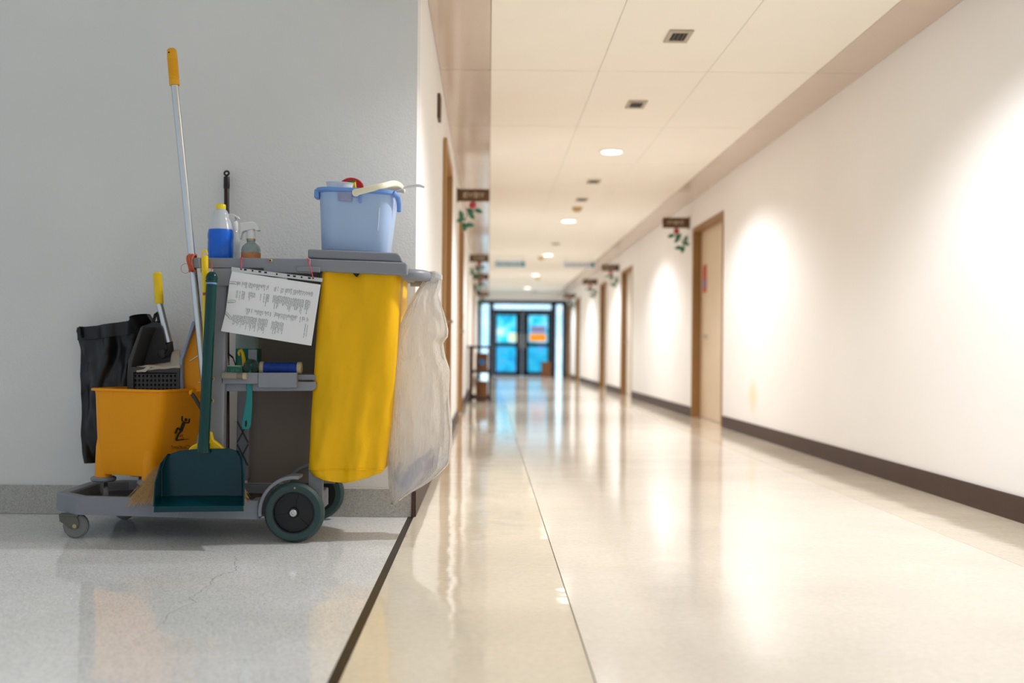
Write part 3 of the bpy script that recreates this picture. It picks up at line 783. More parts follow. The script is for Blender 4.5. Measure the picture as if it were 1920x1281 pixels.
# tall mop handle with ribbed yellow grip
M_alu = mat('aluminium', (205, 208, 210), rough=0.28, metal=0.85, var=0.03)
M_yel = mat('yellow_grip', (236, 170, 20), rough=0.4, var=0.05)
M_yel2 = mat('yellow_plastic', (246, 206, 10), rough=0.38, var=0.04)
p0, p1, p2 = W(322, 94, 3.855), W(327.5, 160, 3.855), W(384, 722, 3.90)
mop = thing('mop', tuple(p2), 'tall silver mop pole with ribbed yellow grip at its top', 'mop')
MB().tube([p1, (p1+p2)/2, p2], 0.0133, 16).build('pole', M_alu, mop)
d = (p1-p0); L = d.length; prof = [(0.0, -0.006), (0.012, -0.005), (0.0165, 0.0), (0.0175, 0.008)]
n = 16
for k in range(n):
    h = 0.03+(L-0.055)*k/n
    prof += [(0.0185, h), (0.0185, h+0.0035), (0.0172, h+0.0045)]
prof += [(0.0165, L-0.022), (0.0185, L-0.02), (0.0185, L), (0.0, L)]
MB().lathe(prof, p0, d, 20).build('grip', M_yel, mop)
MB().lathe([(0.003, 0.0), (0.003, 0.0015), (0, 0.0015)], p0+d.normalized()*0.013+Vector((-0.006, -0.0165, 0)), (-0.3, -1, 0), 8).build('hang_hole', M_hub, mop)

# black broom handle behind
M_blk = mat('black_plastic', (26, 22, 26), rough=0.3, var=0.1)
M_wine = mat('dark_wine_pole', (44, 26, 28), rough=0.22, var=0.1)
a, b, c = W(425, 334, 4.33), W(425, 352, 4.33), W(426, 880, 4.16)
c.z = TRAY+0.002
bb = thing('broom', tuple(c), 'black broom handle with ring end standing behind the bottles', 'broom')
MB().tube([b, c], 0.0105, 14).build('pole', M_wine, bb)
MB().tube([W(425, 332, 4.335), W(425, 351, 4.33), W(425, 354, 4.33)], [0.012, 0.0128, 0.0118], 14).build('grip', M_blk, bb)
rc = W(425, 325, 4.337)
MB().tube([rc+Vector((0.009*math.cos(t), 0.002*math.sin(t), 0.009*math.sin(t))) for t in [2*math.pi*k/18 for k in range(18)]], 0.0042, 8, closed=True).build('hang_ring', M_blk, bb)

# yellow stick broom with straw behind the dustpan
s0, s1 = W(384, 480, 3.762), W(389, 836, 3.772)
br = thing('straw_broom', (s1.x, 3.765, 0.13), 'straw broom with yellow handle behind the green dustpan', 'broom')
MB().tube([s0, s0+(s1-s0)*0.1, s0+(s1-s0)*0.11, s1], [0.0118, 0.0118, 0.0100, 0.0100], 14).build('stick', M_yel2, br)
eye = [s0+Vector((0.0085*math.cos(t), 0, 0.004+0.016*math.sin(t))) for t in [math.pi*k/14 for k in range(15)]]
MB().tube(eye, 0.0032, 8).build('hang_loop', M_yel2, br)
MB().tube([W(386.0, 549, 3.762), W(386.0, 554, 3.762)], 0.0114, 12).build('tape_band', mat('rust_tape', (170, 84, 30), rough=0.6), br)
MB().pxprism([(354, 841), (360, 836), (380, 826), (385, 810), (396, 810), (399, 824), (414, 836), (420, 843), (420, 852), (350, 852)], 3.756, 0.022).build('broom_head', M_yel2, br, bevel=0.004)
M_straw = mat('straw', (214, 178, 126), rough=0.8, var=0.25, vscale=120)
st = MB(); random.seed(5)
for k in range(1900):
    u = random.random()
    px0 = 340+u*78
    # fan to the lower left and a little to the right
    px1 = 246+(u**1.25)*216+random.gauss(0, 6)
    py1 = 944-10*abs(u-0.1)+random.gauss(0, 6)+ (14 if random.random() < 0.06 else 0)
    if u < 0.3: py1 = 952-random.random()*20-u*20
    y0 = 3.757+random.random()*0.02; y1 = 3.752+random.random()*0.028
    A_ = W(px0, 848, y0); B_ = W(px1, py1, y1)
    Mid = (A_*0.45+B_*0.55)+Vector((random.gauss(-0.006, 0.004), 0, random.gauss(0.014, 0.005)*(1.2-u)))
    wd = 0.0007
    st.loft([[P+Vector((wd*f*math.cos(t), wd*f*math.sin(t), 0)) for t in (0, 2.1, 4.2)] for P, f in ((A_, 1), (Mid, 1), (B_, 0.45))], False, False)
st.build('straw', M_straw, br, kind='stuff')

# green dustpan
M_pan = mat('dustpan_green', (0, 54, 64), rough=0.22, spec=0.35, var=0.06)
M_pan2 = mat('dustpan_green_handle', (2, 62, 60), rough=0.25, spec=0.35, var=0.08)
YP = 3.735
bp_ = W(375, 955, 3.63)
dp = thing('dustpan', (bp_.x, 3.70, bp_.z), 'dark green long handled dustpan hung on the cart front', 'dustpan')
backpts = [(303, 930), (303, 880), (309, 862), (320, 851), (336, 845), (372, 842), (430, 841), (442, 845), (450, 856), (453, 872), (454, 930)]
Bk = [W(x, y, YP) for x, y in backpts]
MB().prism(Bk, (0, 0.005, 0)).build('back', M_pan, dp, bevel=0.0015)
# side walls and floor: from the back outline out to the lip
fl_, fr_ = W(289, 950, 3.63), W(456, 949, 3.63)
lft = [Bk[0], Bk[1], Bk[2], Bk[3]]
Lf = [fl_, W(292, 905, 3.655), W(302, 870, 3.69), W(316, 851, 3.725)]
Rf = [fr_, W(457, 895, 3.655), W(454, 860, 3.69), W(446, 845, 3.725)]
rgt = [Bk[10], Bk[9], Bk[8], Bk[7]]
def sheet(rows, th):
    m = MB(); n = len(rows[0])
    m.loft([rows[0], rows[1], [p+th for p in rows[1]], [p+th for p in rows[0]], rows[0]], False, False, closed=False)
    return m
th = Vector((-0.004, 0, 0))
sd = MB()
for bk, fr, sx in ((lft, Lf, -1), (rgt, Rf, 1)):
    t_ = Vector((sx*0.004, 0, 0))
    bk2, fr2 = [p+t_ for p in bk], [p+t_ for p in fr]
    nn = len(bk)
    sd.loft([[bk[i], fr[i], fr2[i], bk2[i]] for i in range(nn)])
sd.build('side_wall', M_pan, dp)
MB().loft([[Bk[0], Bk[10], Bk[10]-Vector((0, 0, 0.005)), Bk[0]-Vector((0, 0, 0.005))], [fl_, fr_, fr_-Vector((0, 0, 0.005)), fl_-Vector((0, 0, 0.005))]]).build('scoop_floor', M_pan, dp)
MB().loft([[fl_, fr_, fr_+Vector((0, 0.003, 0)), fl_+Vector((0, 0.003, 0))], [W(288, 961, 3.622), W(457, 959, 3.622), W(457, 959, 3.627), W(288, 961, 3.627)]]).build('lip', M_pan, dp)
h0, h1 = W(397, 521, 3.735), W(382, 838, 3.725)
dd = h1-h0; Lh = dd.length
MB().lathe([(0.0, -0.022), (0.010, -0.020), (0.0165, -0.013), (0.0185, -0.007), (0.0195, -0.0065), (0.0205, 0.0), (0.0205, 0.004), (0.019, 0.007), (0.0205, 0.0085), (0.0205, 0.014), (0.018, 0.017)], h0, dd, 22).build('knob', M_pan2, dp)
MB().lathe([(0.0185, 0.0165), (0.0185, 0.023)], h0, dd, 22).build('collar', mat('collar_blue', (120, 150, 190), rough=0.4), dp)
MB().lathe([(0.0182, 0.0225), (0.0185, Lh*0.5), (0.0190, Lh)], h0, dd, 22).build('handle', M_pan2, dp)
MB().lathe([(0.0215, Lh-0.012), (0.0215, Lh+0.012), (0.024, Lh+0.02)], h0, dd, 22).build('socket', M_pan2, dp)
M_pink = mat('red_string', (216, 70, 96), rough=0.7, var=0.1)
MB().tube([W(396, 513, 3.735), W(397, 505, 3.75), W(397, 497, 3.785), W(395, 492, 3.79)], 0.0016, 6).build('string', M_pink, dp)

# ------------------------------------------------------------------ mop bucket with castors
M_bucket = mat('bucket_orange_yellow', (247, 160, 2), rough=0.42, var=0.05, vscale=5, spec=0.3)
e1 = Vector((0.924, -0.383, 0)); e2 = Vector((0.383, 0.924, 0))
cb, ct = Vector((-1.285, 4.015, 0)), Vector((-1.261, 4.015, 0))
zb0, zt0 = 0.216, W(310, 731, 3.83).z
mb = thing('mop_bucket', (cb.x, cb.y, TRAY), 'orange yellow mop bucket with caution figure standing on the cart', 'bucket')
def bring(c, hx, hy, r, z, n=6): return [c+e1*x+e2*y+Vector((0, 0, z)) for x, y in rrect(hx, hy, r, n)]
levels = [(0.0, 0.128, 0.122), (0.05, 0.132, 0.126), (0.5, 0.148, 0.138), (0.93, 0.160, 0.148), (0.966, 0.162, 0.150), (0.972, 0.172, 0.160), (0.994, 0.172, 0.160), (1.0, 0.169, 0.157)]
outerR = [bring(cb.lerp(ct, t), hx_, hy_, 0.045, zb0+(zt0-zb0)*t) for t, hx_, hy_ in levels]
innerR = [bring(cb.lerp(ct, t), hx_-0.016, hy_-0.016, 0.036, zb0+(zt0-zb0)*t+0.0) for t, hx_, hy_ in ((1.0, 0.176, 0.164), (0.9, 0.164, 0.152), (0.5, 0.152, 0.142), (0.06, 0.136, 0.13))]
MB().loft(outerR+innerR).build('body', M_bucket, mb)
# moulded corner feet
for sx in (-1, 1):
    for sy in (-1, 1):
        cc = cb+e1*(sx*0.108)+e2*(sy*0.102)
        MB().loft([[cc+Vector((0, 0, z))+(e1*math.cos(t)+e2*math.sin(t))*r for t in [2*math.pi*k/16 for k in range(16)]] for z, r in ((zb0-0.012, 0.03), (zb0+0.02, 0.03), (zb0+0.10, 0.027), (zb0+0.16, 0.018))]).build('foot', M_bucket, mb)
        bm_ = MB().lathe([(0.0, -0.018), (0.04, -0.018), (0.046, -0.012), (0.046, -0.004), (0.04, 0.0), (0, 0)], (cc.x, cc.y, zb0-0.012), (0, 0, 1), 24).build('bumper', M_grey, mb)
        rad = 0.028
        w_ = MB().lathe([(0.0, -0.009), (rad*0.9, -0.009), (rad, -0.005), (rad, 0.005), (rad*0.9, 0.009), (0, 0.009)], (cc.x+0.008, cc.y, TRAY+rad), (0.9, 0.4, 0), 22).build('caster_wheel', M_rubber, mb)
        MB().obox((cc.x+0.003, cc.y, (TRAY+rad+zb0-0.03)/2+0.006), (0.006, 0, 0), (0, 0.02, 0), (0, 0, (zb0-0.03-TRAY-rad)/2+0.006)).build('caster_fork', M_steel_d, mb)
# bail handle lying against the right face
MB().tube([W(359, 738, 3.90), W(366, 747, 3.89), W(378, 767, 3.89), W(392, 792, 3.93)], 0.0075, 10).build('bail', M_greyd, mb)
MB().lathe([(0.012, 0), (0.012, 0.012), (0, 0.012)], W(358, 737, 3.905), (0.9, -0.4, 0), 14).build('bail_pivot', M_bucket, mb)
# printed falling figure and mirrored lettering on the right face
ptN = ct.lerp(cb, 0.5)+e1*0.1505
slope = Vector((e1.x, e1.y, -0.12)).normalized()
M_ink = mat('black_print', (28, 20, 12), rough=0.5, var=0)
def onface(px, py): return on_plane(px, py, ptN+slope*0.0015+Vector((0, 0, (zb0+zt0)/2)), slope)
fig = MB()
def stroke(pts, wpx):
    for (x0, y0), (x1, y1) in zip(pts, pts[1:]):
        dx, dy = x1-x0, y1-y0; l = math.hypot(dx, dy); nx, ny = -dy/l*wpx/2, dx/l*wpx/2
        fig.prism([onface(x0+nx, y0+ny), onface(x1+nx, y1+ny), onface(x1-nx, y1-ny), onface(x0-nx, y0-ny)], -slope*0.001)
S_ = lambda p: [(310+x*0.1952, 730+y*0.1952) for x, y in p]
stroke(S_([(182, 322), (150, 405)]), 6.0)
stroke(S_([(190, 322), (162, 300), (165, 258)]), 2.4)
stroke(S_([(188, 322), (228, 322), (234, 282)]), 2.4)
stroke(S_([(152, 395), (122, 372), (98, 428)]), 2.9)
stroke(S_([(160, 395), (130, 430), (106, 486)]), 3.2)
stroke(S_([(100, 496), (222, 478)]), 1.0)
stroke(S_([(110, 487), (180, 478)]), 0.8)
stroke(S_([(152, 440), (140, 458)]), 0.8); stroke(S_([(168, 436), (160, 456)]), 0.8); stroke(S_([(165, 462), (182, 470)]), 0.8)
hd = (310+200*0.1952, 730+294*0.1952)
fig.prism([onface(hd[0]+2.6*math.cos(t), hd[1]+3.2*math.sin(t)) for t in [2*math.pi*k/14 for k in range(14)]], -slope*0.001)
fig.build('printed_figure', M_ink, mb, smooth=0)
cu = bpy.data.curves.new('caution', 'FONT'); cu.body = 'Caution!'; cu.size = 1.0; cu.resolution_u = 2
co = bpy.data.objects.new('tmp_text', cu); col.objects.link(co)
dg = bpy.context.evaluated_depsgraph_get(); tm = co.evaluated_get(dg).to_mesh()
tv = [v.co.copy() for v in tm.vertices]; tf = [tuple(p.vertices) for p in tm.polygons]
wmax = max(v.x for v in tv)
bpy.data.objects.remove(co)
tx = MB().add([onface(357-(v.x/wmax)*35, 842-v.y*10.5) for v in tv], tf)
tx.build('printed_lettering', M_ink, mb, smooth=0)

# wringer sitting in the bucket
M_wr = mat('wringer_dark', (62, 60, 60), rough=0.5, var=0.08)
M_edge = mat('wringer_edge', (136, 148, 172), rough=0.35, var=0.05)
wr = thing('mop_wringer', tuple(W(290, 735, 4.0)), 'dark grey mop wringer with yellow side plate set in the bucket', 'wringer')
MB().pxprism([(240, 735), (241, 677), (264, 612), (298, 600), (306, 606), (322, 660), (330, 700), (330, 735)], 4.10, 0.014).build('back_plate', M_wr, wr, bevel=0.003)
MB().pxprism([(238, 735), (238, 706), (240, 676), (263, 614), (269, 612), (248, 678), (246, 706), (246, 735)], 3.955, 0.145).build('side_plate', M_wr, wr, bevel=0.003)
# front plate: frame plus perforated insert
fp_ = MB()
fp_.pxprism([(243, 688), (336, 690), (336, 699), (243, 698)], 3.945, 0.02)
fp_.pxprism([(243, 698), (250, 698), (250, 735), (243, 735)], 3.945, 0.02)
fp_.pxprism([(332, 699), (336, 699), (336, 735), (332, 735)], 3.945, 0.02)
fp_.build('front_plate', M_wr, wr)
pf = MB(); nx_, ny_ = 11, 4
x0_, x1_, y0_, y1_ = 250, 332, 699, 735
cw, ch = (x1_-x0_)/nx_, 8.4
for i in range(nx_):
    for j in range(ny_):
        ax_, ay_ = x0_+i*cw, y0_+2+j*ch
        O = [(ax_, ay_), (ax_+cw, ay_), (ax_+cw, ay_+ch), (ax_, ay_+ch)]
        cxh, cyh = ax_+cw/2, ay_+ch/2
        I = [(cxh-1.7, cyh-2.2), (cxh+1.7, cyh-2.2), (cxh+1.7, cyh+2.2), (cxh-1.7, cyh+2.2)]
        V_ = [W(x, y, 3.955) for x, y in O+I]+[W(x, y, 3.955)+Vector((0, 0.008, 0)) for x, y in I]
        pf.add(V_, [(0, 1, 5, 4), (1, 2, 6, 5), (2, 3, 7, 6), (3, 0, 4, 7), (4, 5, 9, 8), (5, 6, 10, 9), (6, 7, 11, 10), (7, 4, 8, 11)])
pf.build('perforated_plate', M_wr, wr, smooth=0)
MB().pxprism([(250, 699), (332, 699), (332, 735), (250, 735)], 3.975, 0.006).build('inner_press', M_hub, wr)
MB().pxprism([(344, 735), (341, 712), (341, 676), (352, 642), (365, 604), (372, 606), (382, 660), (388, 735)], 3.985, 0.010).build('yellow_plate', M_bucket, wr, bevel=0.002)
MB().pxprism([(336, 735), (336, 673), (339, 667), (350, 638), (352, 630), (360, 603), (365, 602), (366, 606), (354, 640), (342, 676), (342, 712), (344, 735)], 3.955, 0.03).build('plate_edge', M_edge, wr, bevel=0.002)
for (x0, y0, x1, y1) in ((356, 677, 372, 667), (372, 717, 378, 717)):
    MB().tube([W(x0, y0, 3.98), W(x1, y1, 3.975)], 0.0016, 6).build('wire', M_alu, wr)
g0, g1, g2, g3 = W(295, 511, 4.06), W(299, 570, 4.06), W(317, 642, 4.06), W(320, 655, 4.07)
MB().tube([g1, g2], 0.0135, 14).build('lever', M_alu, wr)
MB().tube([g0, g0+(g1-g0)*0.04, g0+(g1-g0)*0.94, g1], [0.013, 0.0165, 0.0165, 0.0150], 16).build('lever_grip', M_yel2, wr)
MB().tube([g2, W(318.5, 648, 4.065), g3, W(314, 664, 4.09)], [0.015, 0.013, 0.012, 0.014], 12).build('lever_joint', M_wr, wr)
MB().lathe([(0.017, -0.01), (0.017, 0.012), (0.006, 0.016), (0, 0.016)], W(305, 664, 4.095), (0, -1, 0), 18).build('pivot', M_wr, wr)

# rag over the wringer
M_rag = mat('rag_beige', (196, 186, 170), rough=0.9, var=0.1, vscale=30, bump=0.3, bscale=300)
def rag_pt(u, v):
    # u left-right, v front(0)-back(1)
    px = 256+u*82; py = 690-6*u*(1-v)-14*v*(0.2+0.8*u)-3*math.sin(u*6+v*2)*(1-v)-(20 if u > 0.8 else 0)*v*v
    Y = 3.94+0.14*v
    p = W(px, py, Y)
    p.z += 0.004*nz(u*4, v*3, 2.0)
    if v < 0.12: p.z -= (0.12-v)*0.07*(1+math.sin(u*5.5+0.6))
    return p
rg = MB().grid(rag_pt, 26, 14)
ro = rg.build('cleaning_rag', M_rag, smooth=60)
so = ro.modifiers.new('thickness', 'SOLIDIFY'); so.thickness = 0.006
tag(ro, 'beige cleaning rag lying over the dark wringer', 'rag')
tabp = [W(x, y, 3.936) for x, y in ((277, 686), (282, 690), (272, 698), (264, 697))]
MB().prism(tabp, (0, 0.003, 0)).build('tab', M_rag, ro)

# black bin bag behind the bucket
M_bag = mat('black_bag_plastic', (24, 23, 24), rough=0.38, var=0.15, vscale=6)
tabL = [(600, 145, 308), (615, 144, 308), (640, 148, 306), (665, 149, 305), (690, 147, 305), (720, 150, 302), (790, 152, 295), (868, 160, 285)]
def bag_pt(u, v):
    py = 600+v*268
    l, r = lerp_table(tabL, py)
    px = l+(r-l)*u
    top = 617-22*min(1, u*1.02)**1.3 if u > 0 else 617
    py2 = top+(868-top)*v
    fold = 0.030*nz(u*6, v*1.8, 4.2)+0.012*math.sin(u*15+v*4+3*nz(u*3, v*3, 1))*(0.4+v)+0.010*nz(u*14, v*9, 2.2)
    p = W(px, py2, 4.27)
    p.y += fold-0.03*math.sin(u*math.pi)
    sft = min(1, max(0, (u-0.6)/0.25)); p.y -= 0.22*sft*sft*(3-2*sft)*max(0, 1-v*7)
    p.y = min(p.y, 4.30)
    return p
bgm = MB().grid(bag_pt, 44, 44, thick=0.03)
bo = bgm.build('bin_bag', M_bag, smooth=50)
tag(bo, 'black plastic bin bag hanging behind the mop bucket', 'bag')
cuff = MB()
for k in range(24): pass
cp = []
for k in range(25):
    u = k/24; p = bag_pt(u, 0.0); q2 = bag_pt(u, 0.085)
    cp.append([p+Vector((0, -0.008, 0.006)), p+Vector((0, 0.036, 0.006)), q2+Vector((0, 0.036, 0)), q2+Vector((0, -0.008, 0))])
cuff.loft(cp).build('cuff', M_bag, bo)
MB().pxprism([(144, 616), (149, 612), (152, 634), (146, 628), (143, 622)], 4.24, 0.05).build('cuff_corner', M_bag, bo)
MB().tube([W(288, 604, 4.06), W(291, 590, 4.07), W(295, 586, 4.075), W(298, 604, 4.06)], 0.006, 8).build('knot', M_bag, bo)

# ------------------------------------------------------------------ yellow waste bag
M_ybag = mat('yellow_vinyl_cloth', (240, 186, 0), spec=0.3, rough=0.48, var=0.06, vscale=4, bump=0.22, bscale=32)
# rows: pixel y, left, right (front face), front depth, back depth
tabY = [(509, 604, 750, 3.822, 4.235), (540, 603, 749, 3.818, 4.23), (600, 596, 746, 3.815, 4.22), (660, 589, 743, 3.812, 4.20), (720, 583, 738, 3.812, 4.18), (800, 579, 730, 3.812, 4.13), (850, 577, 723, 3.812, 4.09), (880, 576, 719, 3.812, 4.06)]
NB = 72
def ybag_ring(py):
    l, r, yf, yb = lerp_table(tabY, py)
    a, b = W(l, py, yf), W(r, py, yf)
    cx, hx_ = (a.x+b.x)/2, (b.x-a.x)/2; cy, hy_ = (yf+yb)/2, (yb-yf)/2
    ring = []
    s = (py-509)/371
    for x, y in dense_ring(rrect(hx_, hy_, 0.03, 8), 150):
        f = -1 if y < 0 else 1
        w_ = 0.007*math.sin(x*48+s*3)*(0.35+0.65*s)+0.026*nz(x*7, s*2.4, 1.3)+0.012*nz(x*20+y*9, s*4, 7.7)+0.006*nz(x*44, s*9, 2.7)*s
        # V-shaped pull below the lid
        w_ += 0.008*math.exp(-((x/0.07)**2))*max(0, 1-s*6)
        X = cx+x+0.006*nz(y*10, s*3, 3.3); Y = cy+y+w_*(1 if abs(y) > hy_*0.6 else 0.3)
        sag = 0.0
        ring.append(Vector((X, Y, a.z+(b.z-a.z)*(x+hx_)/(2*hx_))))
    return ring
rings = [ybag_ring(509+371*k/70) for k in range(71)]
last = rings[-1]; cxl = sum((p.x for p in last))/len(last); cyl = sum((p.y for p in last))/len(last)
for t, f, dz in ((0.15, 0.975, -0.003), (0.4, 0.965, -0.018), (0.7, 0.93, -0.034), (0.95, 0.82, -0.046), (1.0, 0.45, -0.05)):
    rings.append([Vector((cxl+(p.x-cxl)*f, cyl+(p.y-cyl)*(0.5+0.5*f), p.z+dz*(0.2+0.85*math.cos((p.x-cxl+0.01)/0.15*1.3))+0.004*nz(p.x*30, p.y*10, t*3))) for p in last])
yb_ = MB().loft(rings).build('waste_bag', M_ybag, smooth=60)
tag(yb_, 'yellow vinyl waste bag hanging from the cart lid', 'bag')
MB().tube([p+Vector((0, 0, -0.001)) for p in last], 0.0022, 6, closed=True).build('hem', M_ybag, yb_)
gl = [[(x, y) for x, y in r] for r in ()]
MB().pxprism([(660, 511), (676, 511), (670, 519), (667, 519)], 3.815, 0.006).build('eyelet', M_hub, yb_)

# ------------------------------------------------------------------ translucent rubbish bag on the handle end
def clear_bag_mat():
    m = bpy.data.materials.new('translucent_bag'); m.use_nodes = True
    nt = m.node_tree; N = nt.nodes; L = nt.links; N.remove(N['Principled BSDF'])
    out = N['Material Output']
    tr = N.new('ShaderNodeBsdfTransparent'); tr.inputs[0].default_value = (0.95, 0.95, 0.95, 1)
    df = N.new('ShaderNodeBsdfDiffuse'); df.inputs[0].default_value = (0.95, 0.945, 0.94, 1)
    tl = N.new('ShaderNodeBsdfTranslucent'); tl.inputs[0].default_value = (0.97, 0.955, 0.94, 1)
    gs = N.new('ShaderNodeBsdfGlossy'); gs.inputs['Roughness'].default_value = 0.16; gs.inputs[0].default_value = (1, 1, 1, 1)
    tc = N.new('ShaderNodeTexCoord')
    mp = N.new('ShaderNodeMapping'); mp.inputs['Scale'].default_value = (1.0, 1.0, 0.22); L.new(tc.outputs['Object'], mp.inputs[0])
    n1 = N.new('ShaderNodeTexNoise'); n1.inputs['Scale'].default_value = 62; n1.inputs['Detail'].default_value = 4; L.new(mp.outputs[0], n1.inputs['Vector'])
    bp = N.new('ShaderNodeBump'); bp.inputs['Strength'].default_value = 1.0; bp.inputs['Distance'].default_value = 0.016; L.new(n1.outputs['Fac'], bp.inputs['Height'])
    for n in (df, tl, gs): L.new(bp.outputs[0], n.inputs['Normal'])
    a = N.new('ShaderNodeMixShader'); a.inputs[0].default_value = 0.6; L.new(df.outputs[0], a.inputs[1]); L.new(tl.outputs[0], a.inputs[2])
    b = N.new('ShaderNodeMixShader'); b.inputs[0].default_value = 0.78; L.new(tr.outputs[0], b.inputs[1]); L.new(a.outputs[0], b.inputs[2])
    lw = N.new('ShaderNodeLayerWeight'); lw.inputs[0].default_value = 0.25; L.new(bp.outputs[0], lw.inputs['Normal'])
    ml = N.new('ShaderNodeMath'); ml.operation = 'MULTIPLY'; ml.inputs[1].default_value = 0.7; L.new(lw.outputs['Fresnel'], ml.inputs[0])
    c = N.new('ShaderNodeMixShader'); L.new(ml.outputs[0], c.inputs[0]); L.new(b.outputs[0], c.inputs[1]); L.new(gs.outputs[0], c.inputs[2])
    L.new(c.outputs[0], out.inputs[0])
    return m
M_clear = clear_bag_mat()
tabC = [(512, 804, 822, 0.02), (520, 800, 828, 0.03), (530, 792, 827, 0.04), (555, 776, 822, 0.07), (592, 757, 834, 0.085), (622, 745, 841, 0.09), (634, 743, 839, 0.09), (641, 743, 830, 0.09), (667, 742, 834, 0.095), (692, 740, 841, 0.10), (742, 738, 843, 0.10), (798, 734, 847, 0.105), (836, 730, 845, 0.105), (873, 728, 840, 0.10), (892, 729, 822, 0.085), (911, 730, 796, 0.06), (930, 732, 760, 0.03), (945, 733, 738, 0.008)]
rings = []; NC = 72; YBAG = 3.93
for k in range(73):
    py = 512+433*k/72
    l, r, hd_ = lerp_table(tabC, py)
    a, b = W(l, py, YBAG), W(r, py, YBAG); c = (a+b)/2; hw = (b-a).length/2; s = (py-512)/433
    ring = []
    for i in range(NC):
        t = 2*math.pi*i/NC
        ru = 0.010*math.sin(t*9+2*nz(s*3, 1, 1))*(0.25+0.4*s)*(1 if s < 0.9 else 0.3)+0.030*nz(math.cos(t)*2.8, math.sin(t)*2.8, s*6)+0.012*nz(math.cos(t)*7, math.sin(t)*7, s*14)*(s*1.2 if s < 0.85 else 0.4)
        ex_ = abs(math.cos(t))**0.85*math.copysign(1, math.cos(t))
        ring.append(Vector((c.x+ex_*(hw+ru*0.25), YBAG+math.sin(t)*(hd_*0.62)+ru, a.z+(b.z-a.z)*(ex_+1)/2+0.004*math.sin(t*3+s*9))))
    rings.append(ring)
cbag = MB().loft(rings).build('plastic_bag', M_clear, smooth=70)
tag(cbag, 'translucent white rubbish bag hanging from the cart handle', 'bag')
kn = W(815, 520, YBAG)
MB().lathe([(0.004, -0.024), (0.02, -0.018), (0.030, 0.0), (0.026, 0.014), (0.012, 0.022), (0, 0.022)], kn, (0.3, 0, 1), 18).build('knot', M_clear, cbag)
# crushed bottles seen through it
M_pet = mat('pet_bluish', (150, 168, 232), rough=0.15, var=0.1, trans=0.35, spec=0.6)
M_pet2 = mat('pet_green', (150, 200, 205), rough=0.15, var=0.1, trans=0.35)
def crushed(p, q, r, m, lab, sd):
    p, q = Vector(p), Vector(q); d = q-p; L = d.length; ax = d.normalized()
    a = ax.orthogonal().normalized(); b = ax.cross(a); rg = []
    for k in range(19):
        h = k/18
        rr = r*(1.0 if h < 0.62 else 1.0-0.68*((h-0.62)/0.26)**0.8 if h < 0.88 else 0.32)*(0.86 if k in (0,) else 1)
        rg.append([p+ax*(h*L)+(a*math.cos(t)+b*math.sin(t)*0.75)*rr*(1+0.20*nz(math.cos(t)*1.7+sd, math.sin(t)*1.7, h*5)) for t in [2*math.pi*i/24 for i in range(24)]])
    t_ = thing('plastic_bottle', tuple(p), lab, 'bottle', 'crushed bottles in the bag')
    MB().loft(rg).build('body', m, t_)
    MB().lathe([(r*0.36, 0), (r*0.36, 0.014), (0, 0.014)], q-ax*0.002, ax, 16).build('cap', mat('cap_white', (226, 228, 232), rough=0.4), t_)
crushed(W(752, 912, 3.915), W(808, 846, 3.93), 0.026, M_pet, 'crushed bluish plastic bottle inside the translucent bag', 1.0)
crushed(W(744, 905, 3.945), W(752, 868, 3.955), 0.019, M_pet2, 'small greenish bottle at the bottom of the translucent bag', 5.0)
crushed(W(790, 880, 3.955), W(836, 852, 3.955), 0.017, M_pet, 'flattened pale bottle at the right of the translucent bag', 9.0)

# ------------------------------------------------------------------ light blue pail on the lid
M_pail = mat('pail_blue', (164, 190, 226), rough=0.36, var=0.04, sss=0.0)
M_pailr = mat('pail_rim_blue', (112, 154, 222), rough=0.35, var=0.04)
M_cream = mat('cream_plastic', (236, 230, 204), rough=0.4, var=0.04)
M_white = mat('white_plastic', (228, 230, 232), rough=0.35, var=0.03)
pc = W(669, 470, 4.0); pz = W(669, 470, 3.87).z-0.001
pail_tilt = 0.038
pail = thing('pail', (pc.x, 4.0, pz), 'light blue plastic pail with cream handle on the cart lid', 'pail')
PH = 0.226
def pr(z, hx_, hy_, r): return [Vector((pc.x+x, 4.0+y, pz+z)) for x, y in rrect(hx_, hy_, r, 8)]
MB().loft([pr(0.0, 0.118, 0.112, 0.05), pr(0.006, 0.122, 0.116, 0.052), pr(0.12, 0.130, 0.124, 0.056), pr(PH-0.012, 0.138, 0.131, 0.06),
           pr(PH-0.01, 0.134, 0.127, 0.058), pr(0.12, 0.126, 0.120, 0.053), pr(0.012, 0.118, 0.112, 0.05)]).build('body', M_pail, pail)
MB().loft([pr(PH-0.016, 0.139, 0.132, 0.06), pr(PH-0.010, 0.150, 0.143, 0.066), pr(PH, 0.150, 0.143, 0.066), pr(PH+0.002, 0.146, 0.139, 0.064), pr(PH-0.004, 0.134, 0.127, 0.058), pr(PH-0.016, 0.134, 0.127, 0.058), pr(PH-0.016, 0.139, 0.132, 0.06)], False, False).build('rim', M_pailr, pail)
